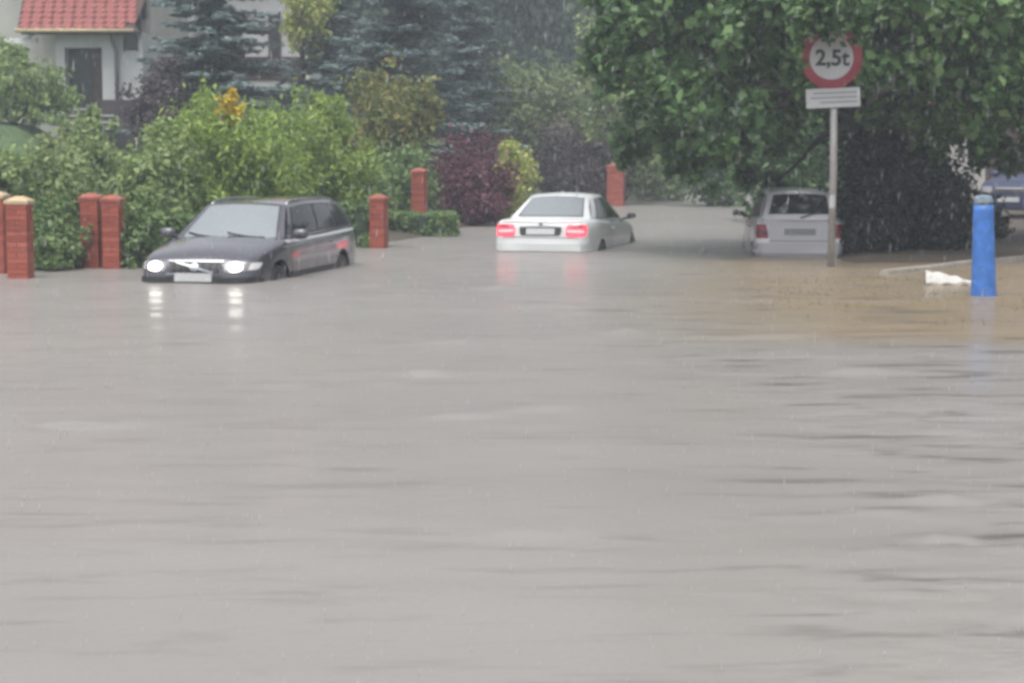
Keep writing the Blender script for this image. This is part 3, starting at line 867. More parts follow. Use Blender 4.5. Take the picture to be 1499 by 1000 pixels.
brick_pillar('red brick pillar with wide tan cap at the open end of the garden front', (gx(27, 26.5), 26.6, 0), .30, .30, 1.03, R(-4))
brick_pillar('dark faced red brick pillar half hidden beside the tan capped one', (gx(-9, 27.6), 27.7, 0), .34, .30, 1.08, R(-4))
brick_pillar('left one of the paired red brick pillars at the gate', (gx(131, 28.8), 29.0, 0), .28, .28, 1.02, R(-6), coping=M['brick_cap'])
brick_pillar('right one of the paired red brick pillars at the gate', (gx(164, 28.6), 28.7, 0), .27, .27, 1.0, R(-6), coping=M['brick_cap'])
brick_pillar('short red brick pillar rising over the clipped hedge', (gx(555, 34.8), 34.8, 0), .28, .28, .86, R(-14), coping=M['brick_cap'])
brick_pillar('slim red brick pillar beside the purple shrub', (gx(614, 41.6), 41.7, 0), .29, .29, 1.27, R(-14), coping=M['brick_cap'])
brick_pillar('far red brick pillar behind the mirror of the white coupe', (gx(901, 60), 60, 0), .52, .45, 1.22, R(-10), coping=M['brick_cap'])


# ------------------------------------------------------------------ houses
def red_house():
    d = 55.0
    X = lambda px: gx(px, d)
    Z = lambda py: gz(py, d)
    base = gh(X(120), d)
    root = empty('porch_house', (X(120), d, base))
    tag(root, 'white house with red tiled porch roof above the garden slope', 'house')
    ox, oy, oz = X(120), d, base
    def bx(name, mat, px0, px1, py0, py1, y0, y1, parent=root, bevel=0.0):
        return MB().box(X(px0) - ox, X(px1) - ox, y0 - oy, y1 - oy, Z(py1) - oz, Z(py0) - oz).build(name, M[mat], parent, bevel=bevel)
    zf = base - 0.6
    # main block, set back; porch block in front
    MB().box(X(-160) - ox, X(205) - ox, 57.2 - oy, 64 - oy, zf - oz, Z(-110) - oz).build('wall', M['render_warm'], root)
    bx('wall', 'render', 88, 101, 46, 200, d, 57.2)
    bx('wall', 'render', 155, 214, 46, 146, d, 57.2)
    bx('wall', 'render', 101, 155, 46, 69, d, 57.2)
    pl = MB().box(X(154) - ox, X(252) - ox, d - .25 - oy, 57.2 - oy, zf - oz, Z(146) - oz).build('plinth', M['plinth'], root)
    dr = bx('door', 'door', 102, 154, 70, 172, d + .5, d + .56)
    bx('door_panel', 'timber', 136, 152, 74, 170, d + .47, d + .499, dr)
    bx('door_panel', 'door', 106, 132, 74, 170, d + .47, d + .499, dr)
    bx('beam', 'timber', 40, 214, 43, 50, d - .12, d - .02)
    bx('beam', 'white', -60, 62, 55, 63, d - .05, d + .08)
    m = MB().tube([(X(36) - ox, 0, Z(62) - oz), (X(62) - ox, 0, Z(46) - oz)], .05, 6).build('bracket', M['white'], root)
    MB().tube([(X(170) - ox, -.1, Z(42) - oz), (X(172) - ox, -.1, Z(60) - oz), (X(177) - ox, -.1, Z(75) - oz), (X(177) - ox, -.1, Z(146) - oz)], .055, 8).build('downpipe', M['zinc'], root, smooth=True)
    wn = bx('window', 'pane', 189, 206, 46, 73, d - .02, d + .02)
    bx('window_frame', 'timber', 187, 189, 44, 75, d - .05, d + .03, wn)
    bx('window_frame', 'timber', 206, 208, 44, 75, d - .05, d + .03, wn)
    # dark glazed corner above the porch roof
    for px in (181, 192):
        bx('timber_post', 'timber', px, px + 6, -80, 38, d + 1.4, d + 1.6)
    w2 = bx('window', 'pane', 160, 200, -90, 20, d + 2.1, d + 2.19)
    # steps up to the door with pale treads
    for k in range(4):
        y1 = d + .3 - k * .32
        zt = Z(158) - k * .19
        MB().box(X(100) - ox, X(174) - ox, y1 - .34 - oy, y1 - oy, zf - oz - .1, zt - .06 - oz).build('step', M['plinth'], root)
        MB().box(X(99) - ox, X(175) - ox, y1 - .37 - oy, y1 + .01 - oy, zt - .06 - oz + .002, zt - oz).build('tread', M['step'], root, bevel=.012)
    # tiled porch roof: slope from the eaves up to the wall, each tile its own piece
    e0, e1 = X(40) - ox, X(206) - ox
    ez, ey = Z(44) - oz, d - .5 - oy
    run, rise = 2.75, 1.45
    slope = math.hypot(run, rise)
    ang = math.atan2(rise, run)
    sk = (X(5) - X(40)) / .85 * .4          # the verge leans outwards up the slope
    rf = MB()
    rf.add([(e0, ey, ez - .06), (e1, ey, ez - .06), (e1, ey + run, ez + rise - .06), (e0 + sk * 1.4, ey + run, ez + rise - .06),
            (e0, ey, ez), (e1, ey, ez), (e1, ey + run, ez + rise), (e0 + sk * 1.4, ey + run, ez + rise)],
           [(0, 3, 2, 1), (4, 5, 6, 7), (0, 1, 5, 4), (1, 2, 6, 5), (2, 3, 7, 6), (3, 0, 4, 7)])
    roof = rf.build('roof', M['timber'], root)
    tw, tl = 0.3, 0.36
    tm = MB()
    prof = [(-.15, .0), (-.09, .045), (-.03, .05), (.03, .018), (.09, .012), (.15, .03)]
    vs = [(x, 0, z + .012) for x, z in prof] + [(x, tl + .04, z) for x, z in prof] + [(x, 0, z - .006) for x, z in prof]
    n = len(prof)
    fs = [(i, i + 1, n + i + 1, n + i) for i in range(n - 1)] + [(2 * n + i, 2 * n + i + 1, i + 1, i) for i in range(n - 1)]
    first = tm.add(vs, fs).build('tile', M['tile'], roof)
    rows_n = int(slope / tl)
    used = False
    for rr in range(rows_n):
        u = rr * tl
        y = ey + math.cos(ang) * u; z = ez + math.sin(ang) * u + .012
        xa = e0 + sk * 1.4 * (u / slope)
        nx = int((e1 - xa) / tw)
        for c in range(nx):
            o = first if not used else first.copy()
            if used: C.objects.link(o)
            used = True
            o.parent = roof
            o.location = (xa + (c + .5) * tw + random.gauss(0, .004), y, z + random.gauss(0, .004))
            o.rotation_euler = (ang - .03, 0, random.gauss(0, .008))
    MB().tube([(e0 - .05, ey - .06, ez - .03), (e1 + .05, ey - .06, ez - .04)], .06, 8).build('gutter', M['cap'], root, smooth=True)
    # main roof over the set back block (out of the picture)
    zt = Z(-110) - oz
    x0, x1, y0, y1 = X(-170) - ox, X(215) - ox, 56.6 - oy, 64.6 - oy
    MB().add([(x0, y0, zt), (x1, y0, zt), (x1, y1, zt), (x0, y1, zt), (x0 + .5, (y0 + y1) / 2, zt + 2.6), (x1 - .5, (y0 + y1) / 2, zt + 2.6)],
             [(0, 3, 2, 1), (0, 1, 5, 4), (2, 3, 4, 5), (1, 2, 5), (3, 0, 4)]).build('main_roof', M['tile'], root)
red_house()

def white_house():
    d = 66.0
    X = lambda px: gx(px, d)
    ox = X(330); base = gh(ox, d + 4)
    root = empty('white_house', (ox, d, base))
    tag(root, 'white house standing behind the blue grey spruces', 'house')
    H_ = 6.2
    x0, x1 = X(205) - ox, X(455) - ox
    MB().box(x0, x1, 0, 8, -2.5, H_).build('wall', M['render'], root)
    for (a, b_, z0, z1) in ((232, 252, 2.9, 4.3), (262, 276, 1.0, 2.3), (400, 412, 2.8, 4.6), (412, 432, 0.6, 2.0), (330, 356, 2.9, 4.3)):
        wn = MB().box(X(a) - ox, X(b_) - ox, -.06, .05, z0, z1).build('window', M['pane'], root)
        fr = MB()
        fr.box(X(a) - ox - .07, X(a) - ox, -.09, .04, z0 - .07, z1 + .07).box(X(b_) - ox, X(b_) - ox + .07, -.09, .04, z0 - .07, z1 + .07)
        fr.build('window_frame', M['timber'], wn)
        MB().box(X(a) - ox - .12, X(b_) - ox + .12, -.16, .02, z0 - .16, z0 - .075).build('sill', M['step'], wn)
    bal = MB().box(X(360) - ox, X(450) - ox, -1.2, -.001, 2.1, 2.3).build('balcony', M['render'], root)
    MB().box(X(360) - ox, X(450) - ox, -1.22, -1.14, 2.301, 3.1).build('railing', M['timber'], bal)
    MB().add([(x0 - .5, -.6, H_), (x1 + .5, -.6, H_), (x1 + .5, 8.6, H_), (x0 - .5, 8.6, H_), (x0 - .5, 4, H_ + 3), (x1 + .5, 4, H_ + 3)],
             [(0, 3, 2, 1), (0, 1, 5, 4), (2, 3, 4, 5), (1, 2, 5), (3, 0, 4)]).build('roof', M['tile'], root)
white_house()

def garage():
    d = 60.0
    X = lambda px: gx(px, d)
    ox = X(1450); base = gh(ox, d)
    root = empty('pale_outbuilding', (ox, d, base))
    tag(root, 'pale outbuilding glimpsed through the branches behind the navy car', 'building')
    x0, x1 = X(1335) - ox, X(1640) - ox
    MB().box(x0, x1, 0, 6, -.5, 3.0).build('wall', M['render_warm'], root)
    MB().add([(x0 - .3, -.4, 3.0), (x1 + .3, -.4, 3.0), (x1 + .3, 6.4, 3.0), (x0 - .3, 6.4, 3.0), (x0 - .3, 3, 4.4), (x1 + .3, 3, 4.4)],
             [(0, 3, 2, 1), (0, 1, 5, 4), (2, 3, 4, 5), (1, 2, 5), (3, 0, 4)]).build('roof', M['tile'], root)
    dr = MB().box(X(1440) - ox, X(1540) - ox, -.05, .05, -.2, 2.2).build('garage_door', M['timber'], root)
garage()


# ------------------------------------------------------------------ cars
def interp(keys, s):
    """smooth interpolation through (s, value) keys"""
    ks = np.array([k[0] for k in keys], float); vs = np.array([k[1] for k in keys], float)
    s = np.asarray(s, float)
    m = np.zeros_like(vs)
    dlt = np.diff(vs) / np.diff(ks)
    m[0], m[-1] = dlt[0], dlt[-1]
    for i in range(1, len(vs) - 1):
        m[i] = 0 if dlt[i - 1] * dlt[i] <= 0 else 2 * dlt[i - 1] * dlt[i] / (dlt[i - 1] + dlt[i])
    i = np.clip(np.searchsorted(ks, s) - 1, 0, len(ks) - 2)
    h = ks[i + 1] - ks[i]
    t = np.clip((s - ks[i]) / h, 0, 1)
    return ((2 * t**3 - 3 * t**2 + 1) * vs[i] + (t**3 - 2 * t**2 + t) * h * m[i] + (-2 * t**3 + 3 * t**2) * vs[i + 1] + (t**3 - t**2) * h * m[i + 1])

class Car:
    """x forward (front at +L/2), y to the car's left, z up from the road"""
    def __init__(self, name, label, loc, heading, spec):
        self.S = spec
        self.root = empty(name, loc, math.atan2(heading[1], heading[0]))
        tag(self.root, label, 'car')
        self.paint = M[spec['paint']]
        self.body()

    def body(self):
        S = self.S; L = S['L']
        st = np.unique(np.concatenate([np.linspace(0, .06, 9), np.linspace(.06, .94, 46), np.linspace(.94, 1, 9)]))
        zt, wd, zb, cw = interp(S['top'], st), interp(S['wide'], st), interp(S['bottom'], st), interp(S['crown'], st)
        fr = [(0, 0), (.55, 0), (.88, .0), (.96, .10), (.985, .24), (1.0, .42), (1.0, .56), (.992, .68), (.982, .80), (.965, .90), (.93, .965), (.86, 1.0)]
        prof = []
        V = []
        for i, s in enumerate(st):
            ring = []
            h = zt[i] - zb[i]
            pts = [(f[0] * wd[i], zb[i] + f[1] * h) for f in fr]
            for q in (.66, .4, .15, 0):
                pts.append((q * wd[i], zt[i] + cw[i] * (1 - (q / .86) ** 2)))
            full = pts + [(-a, b) for a, b in reversed(pts[1:-1])]
            for (y, z) in full:
                x = L / 2 - s * L
                # nose and tail lean
                x -= S['nose_lean'] * max(0, z - S['nose_z']) * math.exp(-s / .035)
                x += S['tail_lean'] * max(0, z - S['tail_z']) * math.exp(-(1 - s) / .035)
                x -= S.get('tuck', .25) * max(0, .36 - z) * math.exp(-s / .03)
                x += S.get('tuck', .25) * max(0, .40 - z) * math.exp(-(1 - s) / .03)
                V.append((x, y, z))
        n = len(full)
        Fc = []
        for i in range(len(st) - 1):
            for k in range(n):
                k2 = (k + 1) % n
                Fc.append((i * n + k, (i + 1) * n + k, (i + 1) * n + k2, i * n + k2))
        Fc.append(tuple(range(n)))
        Fc.append(tuple((len(st) - 1) * n + k for k in range(n - 1, -1, -1)))
        me = bpy.data.meshes.new('lower')
        me.from_pydata(V, [], Fc)
        bm = bmesh.new(); bm.from_mesh(me)
        bmesh.ops.recalc_face_normals(bm, faces=bm.faces)
        bm.to_mesh(me); bm.free()
        me.materials.append(self.paint)
        lo = bpy.data.objects.new('lower', me); C.objects.link(lo)
        # wheel arches
        cut = MB()
        for xw in (S['xf'], S['xr']):
            for sy in (1, -1):
                y0, y1 = sy * (S['W'] / 2 - .26), sy * (S['W'] / 2 + .3)
                cut.lathe([(S['arch'], y0), (S['arch'], y1)], 32, 'y', (xw, 0, S['zw']))
        co = cut.build('cutter', M['cavity'])
        md = lo.modifiers.new('b', 'BOOLEAN'); md.operation = 'DIFFERENCE'; md.object = co; md.solver = 'EXACT'
        md.material_mode = 'TRANSFER'
        bpy.context.view_layer.update()
        dg = bpy.context.evaluated_depsgraph_get()
        me2 = bpy.data.meshes.new_from_object(lo.evaluated_get(dg))
        bpy.data.objects.remove(lo); bpy.data.objects.remove(co)
        bm = bmesh.new(); bm.from_mesh(me2)
        # cabin shell
        self.cabin(bm)
        bmesh.ops.remove_doubles(bm, verts=bm.verts, dist=.0004)
        me3 = bpy.data.meshes.new('body'); bm.to_mesh(me3); bm.free()
        for p in me3.polygons: p.use_smooth = True
        for m_ in me2.materials: me3.materials.append(m_)
        if len(me3.materials) < 2: me3.materials.append(M['cavity'])
        me3.set_sharp_from_angle(angle=R(38))
        self.bodyo = link(bpy.data.objects.new('body', me3), self.root)
        bm = bmesh.new(); bm.from_mesh(me3)
        self.bvh = BVHTree.FromBMesh(bm); bm.free()

    # cabin surface: face in {'f','r','l','rt'}; t along the face, v from belt 0 to roof 1
    def cab(self, face, t, v):
        S = self.S; L = S['L']; G = S['cab']
        def ringpt(level, face, t):
            b = level == 0
            xf = L / 2 - (G['bf'] if b else G['rf']) * L
            xr = L / 2 - (G['br'] if b else G['rr']) * L
            wf, wm, wr = G['bw'] if b else G['rw']
            def side(t):
                s_ = (L / 2 - (xf + (xr - xf) * t)) / L
                wv = wf * (1 - t) ** 2 * 1 + 2 * t * (1 - t) * (2 * wm - .5 * (wf + wr)) + wr * t ** 2
                z = float(interp(S['top'], s_)) - .012 if b else float(interp(G['roof'], s_))
                return xf + (xr - xf) * t, wv, z
            if face in ('l', 'rt'):
                x, y, z = side(t)
                return x, (y if face == 'l' else -y), z
            x, y, z = side(0 if face == 'f' else 1)
            q = 1 - 2 * t
            bow = (G['bow_f'] if face == 'f' else -G['bow_r']) * (1 if b else .75)
            crown = G['crown'] if not b else .0
            return x + bow * (1 - q * q), y * q, z + crown * (1 - q * q)
        p0, p1 = ringpt(0, face, t), ringpt(1, face, t)
        bulge = G['bulge'] * 4 * v * (1 - v) * (1 if face in ('l', 'rt') else .8)
        x = p0[0] + (p1[0] - p0[0]) * v; y = p0[1] + (p1[1] - p0[1]) * v; z = p0[2] + (p1[2] - p0[2]) * v
        if face == 'l': y += bulge
        elif face == 'rt': y -= bulge
        elif face == 'f': x += bulge
        else: x -= bulge
        return Vector((x, y, z))

    def cab_normal(self, face, t, v):
        e = .01
        t0, t1 = max(0, t - e), min(1, t + e); v0, v1 = max(0, v - e), min(1, v + e)
        a = self.cab(face, t1, v) - self.cab(face, t0, v); b = self.cab(face, t, v1) - self.cab(face, t, v0)
        n = a.cross(b).normalized()
        ref = {'f': Vector((1, 0, .3)), 'r': Vector((-1, 0, .3)), 'l': Vector((0, 1, .2)), 'rt': Vector((0, -1, .2))}[face]
        return n if n.dot(ref) > 0 else -n

    def cabin(self, bm):
        def patch(fn, nt_, nv):
            g_ = [[bm.verts.new(fn(i / nt_, j / nv)) for i in range(nt_ + 1)] for j in range(nv + 1)]
            for j in range(nv):
                for i in range(nt_):
                    bm.faces.new((g_[j][i], g_[j][i + 1], g_[j + 1][i + 1], g_[j + 1][i]))
        for fc in 'f', 'r', 'l', 'rt':
            patch(lambda t, v, fc=fc: self.cab(fc, t, v), 20, 8)
        cr = self.S['cab']['crown']
        def roof(t, u):
            a = self.cab('l', t, 1); q = 1 - 2 * u
            f = self.cab('f', u, 1).x - self.cab('f', 0, 1).x
            r_ = self.cab('r', u, 1).x - self.cab('r', 0, 1).x
            return Vector((a.x + f * (1 - t) ** 3 + r_ * t ** 3, a.y * q, a.z + cr * (1 - q * q)))
        patch(roof, 20, 16)
        bmesh.ops.recalc_face_normals(bm, faces=bm.faces)

    def glass(self, name, face, t0, t1, v0, v1, mat, off=.006, parent=None, t0b=None, t1b=None, surround=True):
        """a pane on the cabin; t0b/t1b are the limits at the top edge"""
        t0b = t0 if t0b is None else t0b; t1b = t1 if t1b is None else t1b
        def mk(nm, g_, o_, mt, par):
            n, m = 12, 6
            V, Fc = [], []
            for lay in (o_, -.01):
                for j in range(m + 1):
                    v = v0 - g_ + (v1 - v0 + 2 * g_) * j / m
                    for i in range(n + 1):
                        u = i / n
                        a = t0 + (t0b - t0) * j / m - g_ * .5; b = t1 + (t1b - t1) * j / m + g_ * .5
                        t = min(1, max(0, a + (b - a) * u))
                        V.append(self.cab(face, t, v) + self.cab_normal(face, t, v) * lay)
            k = (n + 1) * (m + 1)
            for j in range(m):
                for i in range(n):
                    q = j * (n + 1) + i
                    Fc.append((q, q + 1, q + n + 2, q + n + 1))
            bd = [i for i in range(n + 1)] + [j * (n + 1) + n for j in range(1, m + 1)] + [m * (n + 1) + i for i in range(n - 1, -1, -1)] + [j * (n + 1) for j in range(m - 1, 0, -1)]
            for a, b in zip(bd, bd[1:] + bd[:1]):
                Fc.append((a, b, b + k, a + k))
            mb = MB().add(V, Fc)
            return mb.build(nm, M[mt], par, smooth=False)
        g_ = mk(name, 0, off, mat, parent or self.root)
        for p in g_.data.polygons: p.use_smooth = True
        g_.data.set_sharp_from_angle(angle=R(35))
        if surround:
            mk('seal', .035, off - .003, 'trim', g_)
        return g_

    def hit(self, o, d):
        h = self.bvh.ray_cast(Vector(o), Vector(d).normalized())
        return h[0], h[1]

    def decal(self, name, corners, view, mat, parent=None, off=.008, n=10, m=6, rnd=0.0, skirt=.02):
        """a raised piece that follows the body; corners are 4 (a, b) points in the view plane:
        view 'front'/'rear' -> (y, z); 'left'/'right' -> (x, z); 'top' -> (x, y)"""
        V, Fc = [], []
        c = [Vector((*q, 0)) for q in corners]
        dirs = {'front': Vector((-1, 0, 0)), 'rear': Vector((1, 0, 0)), 'left': Vector((0, -1, 0)), 'right': Vector((0, 1, 0)), 'top': Vector((0, 0, -1))}
        D = dirs[view]
        outer, inner = [], []
        lastp = None
        for j in range(m + 1):
            for i in range(n + 1):
                u, v = i / n, j / m
                if rnd:
                    a, b = 2 * u - 1, 2 * v - 1
                    # squircle mapping keeps the corners round
                    a2 = a * math.sqrt(1 - rnd * b * b / 2); b2 = b * math.sqrt(1 - rnd * a * a / 2)
                    u, v = (a2 + 1) / 2, (b2 + 1) / 2
                p = c[0].lerp(c[1], u).lerp(c[3].lerp(c[2], u), v)
                o = {'front': Vector((5, p.x, p.y)), 'rear': Vector((-5, p.x, p.y)), 'left': Vector((p.x, 3, p.y)), 'right': Vector((p.x, -3, p.y)), 'top': Vector((p.x, p.y, 4))}[view]
                h, nn = self.hit(o, D)
                if h is None:
                    h = lastp if lastp is not None else o + D * 3
                    nn = -D
                lastp = h
                outer.append(h - D * off * .6 + nn * off * .4 if nn.dot(D) < 0 else h - D * off)
                inner.append(h + D * skirt)
        V = outer + inner
        k = len(outer)
        for j in range(m):
            for i in range(n):
                q = j * (n + 1) + i
                Fc.append((q, q + 1, q + n + 2, q + n + 1))
        bd = [i for i in range(n + 1)] + [j * (n + 1) + n for j in range(1, m + 1)] + [m * (n + 1) + i for i in range(n - 1, -1, -1)] + [j * (n + 1) for j in range(m - 1, 0, -1)]
        for a, b in zip(bd, bd[1:] + bd[:1]):
            Fc.append((a, b, b + k, a + k))
        o = MB().add(V, Fc).build(name, mat if not isinstance(mat, str) else M[mat], parent or self.root)
        for p in o.data.polygons: p.use_smooth = True
        o.data.set_sharp_from_angle(angle=R(35))
        return o

    def wheels(self, rad=.315, rim=.205, spokes=7):
        S = self.S
        for xw in (S['xf'], S['xr']):
            for sy in (1, -1):
                wh = bpy.data.objects.new('wheel', None); link(wh, self.root)
                wh.location = (xw, sy * (S['W'] / 2 - .12), S['zw'] - .01)
                wh.rotation_euler = (0, random.uniform(0, 1), 0)
                MB().lathe([(rim, -.1), (rad - .03, -.105), (rad, -.07), (rad, .07), (rad - .03, .105), (rim, .1)], 28, 'y').build('tyre', M['rubber'], wh, smooth=True)
                rm = MB()
                for k in range(spokes):
                    a = 2 * math.pi * k / spokes
                    rm.tube([(0, sy * .07, 0), (math.cos(a) * rim * .98, sy * .085, math.sin(a) * rim * .98)], [.035, .024], 5)
                rm.lathe([(.05, -.02 + sy * .07), (.05, .02 + sy * .07)], 12, 'y')
                rm.lathe([(rim, -.09), (rim, .09), (rim - .02, .09), (rim - .02, -.09)], 28, 'y')
                rm.build('rim', M['rim'], wh)

    def door(self, x0, x1, z0, z1, sides=('left', 'right'), lean=0.0, handle=True):
        for sd_ in sides:
            d_ = self.decal('door', [(x0, z0), (x1, z0), (x1 + lean, z1), (x0 + lean * .3, z1)], sd_, self.paint, off=.006, n=14, m=12, rnd=.12)
            self.decal('door_gap', [(x0 + .012, z0 - .012), (x1 - .012, z0 - .012), (x1 - .012 + lean, z1 + .008), (x0 + .012 + lean * .3, z1 + .008)], sd_, 'trim', d_, off=.002, n=14, m=12, rnd=.12)
            if handle:
                hx = x1 + .08
                self.decal('handle', [(hx + .16, z1 - .13), (hx, z1 - .13), (hx, z1 - .1), (hx + .16, z1 - .1)], sd_, self.paint, d_, off=.035, n=4, m=2, rnd=.4)

    def mirror(self, x, z, mat=None, k=1.0):
        S = self.S
        for sy in (1, -1):
            y = sy * (S['W'] / 2 - .02)
            mr = MB()
            V, Fc = [], []
            n, m = 10, 7
            for j in range(m + 1):
                ph = math.pi * j / m
                for i in range(n):
                    a = 2 * math.pi * i / n
                    q = Vector((math.sin(ph) * math.cos(a), math.cos(ph), math.sin(ph) * math.sin(a)))
                    q = Vector([math.copysign(abs(w_) ** .75, w_) for w_ in q])
                    V.append((x + q.x * .07 * k, y + sy * .1 + q.y * .115 * k, z + q.z * .075 * k))
            for j in range(m):
                for i in range(n):
                    i2 = (i + 1) % n
                    Fc.append((j * n + i, j * n + i2, (j + 1) * n + i2, (j + 1) * n + i))
            mr.add(V, Fc)
            mo = mr.build('wing_mirror', mat or self.paint, self.root, smooth=True)
            MB().tube([(x, y - sy * .08, z - .06), (x, y + sy * .06, z - .03)], .025, 6).build('mirror_arm', M['trim'], mo)

def estate():
    a = R(12.5)
    spec = dict(L=4.71, W=1.80, paint='paint_plum', xf=1.42, xr=-1.35, zw=.33, arch=.385,
                top=[(0, .60), (.012, .70), (.035, .755), (.09, .82), (.18, .90), (.27, .965), (.4, .99), (.7, 1.02), (.95, 1.03), (1, .98)],
                wide=[(0, .60), (.015, .72), (.045, .80), (.10, .855), (.2, .885), (.35, .9), (.7, .9), (.88, .885), (.96, .84), (1, .74)],
                bottom=[(0, .24), (.1, .2), (.9, .22), (1, .30)], crown=[(0, .03), (.08, .06), (.25, .05), (.4, .0), (1, .0)],
                nose_lean=.35, nose_z=.5, tail_lean=.05, tail_z=.6,
                cab=dict(bf=.285, br=.985, rf=.435, rr=.925, bw=(.80, .845, .77), rw=(.585, .62, .585),
                         roof=[(.40, 1.385), (.46, 1.425), (.6, 1.46), (.8, 1.45), (.93, 1.405), (1, 1.37)], crown=.045, bow_f=.17, bow_r=.06, bulge=.025))
    car = Car('estate_car', 'dark plum estate car with lit headlamps wading through the flood', (-3.70, 27.55, -0.41), (-math.sin(a), -math.cos(a)), spec)
    ws = car.glass('windscreen', 'f', .07, .93, .05, .93, 'glass_wet')
    for k, t in ((0, .16), (1, .56)):
        p = [car.cab('f', t + u * .34, .035 + .12 * u * u) + car.cab_normal('f', t, .1) * .022 for u in np.linspace(0, 1, 6)]
        MB().tube(p, .011, 5).build('wiper', M['trim'], ws)
    for f in ('l', 'rt'):
        car.glass('side_window', f, .085, .385, .10, .86, 'glass_side', t0b=.055, t1b=.37)
        car.glass('side_window', f, .41, .655, .10, .86, 'glass_side', t1b=.67)
        car.glass('side_window', f, .69, .93, .10, .84, 'glass_side', t1b=.90)
    car.glass('rear_window', 'r', .08, .92, .06, .88, 'glass_wet')
    car.wheels()
    car.door(.98, -.08, .28, .955, lean=-.04)
    car.door(-.11, -1.0, .28, .97, lean=-.04)
    for sd_ in ('left', 'right'):
        car.decal('side_trim', [(1.0, .45), (-1.0, .45), (-1.0, .52), (1.0, .52)], sd_, 'trim', off=.018, n=14, m=2)
        car.decal('belt_trim', [(1.05, .915), (-2.15, .965), (-2.15, 1.0), (1.05, .95)], sd_, 'bright_trim', off=.016, n=16, m=1)
    car.mirror(.86, 1.03)
    # front: headlamps, grille with slats and diagonal emblem bar, bumper and plate
    for s in (1, -1):
        hl = car.decal('headlight', [(s * .40, .575), (s * .80, .60), (s * .835, .715), (s * .415, .715)], 'front', 'lamp_housing', off=.012, n=12, m=6, rnd=.5)
        car.decal('bulb', [(s * .47, .59), (s * .655, .59), (s * .655, .705), (s * .47, .705)], 'front', 'lamp_on', hl, off=.03, n=10, m=8, rnd=.95)
        car.decal('indicator', [(s * .72, .605), (s * .81, .615), (s * .83, .70), (s * .74, .70)], 'front', 'tail_clear', hl, off=.02, n=5, m=5, rnd=.4)
        car.decal('fog_lamp', [(s * .5, .33), (s * .68, .33), (s * .68, .40), (s * .5, .40)], 'front', 'trim', off=.008, n=5, m=3, rnd=.4)
    gr = car.decal('grille', [(-.36, .555), (.36, .555), (.385, .715), (-.385, .715)], 'front', 'trim', off=.010, n=12, m=5, rnd=.3)
    for k in range(7):
        y = -.3 + k * .1
        car.decal('grille_slat', [(y - .012, .565), (y + .012, .565), (y + .012, .705), (y - .012, .705)], 'front', 'trim', gr, off=.026, n=1, m=5)
    car.decal('emblem_bar', [(-.29, .695), (-.24, .71), (.29, .585), (.25, .565)], 'front', 'chrome', gr, off=.034, n=2, m=10)
    car.decal('emblem', [(-.06, .585), (.06, .585), (.06, .69), (-.06, .69)], 'front', 'chrome', gr, off=.04, n=6, m=6, rnd=.95)
    for z in (.553, .718):
        car.decal('grille_frame', [(-.39, z - .009), (.39, z - .009), (.39, z + .009), (-.39, z + .009)], 'front', 'chrome', gr, off=.026, n=10, m=1)
    car.decal('bumper', [(-.84, .43), (.84, .43), (.84, .515), (-.84, .515)], 'front', 'trim', off=.045, n=24, m=4, rnd=.15)
    car.decal('number_plate', [(-.26, .455), (.26, .455), (.26, .565), (-.26, .565)], 'front', 'plate', off=.062, n=4, m=2)
    # roof rails
    for f, s in (('l', 1), ('rt', -1)):
        p = [car.cab(f, t, 1) + Vector((0, -s * .035, -.004 + .03 * min(1, (t - .03) * 14) * min(1, (.97 - t) * 14))) for t in np.linspace(.03, .97, 16)]
        MB().tube(p, .017, 6).build('roof_rail', M['chrome'], car.root, smooth=True)
    for s in (1, -1):
        car.decal('tail_lamp', [(s * .58, .62), (s * .76, .62), (s * .76, .98), (s * .62, .98)], 'rear', 'tail_off', n=5, m=6)
estate()

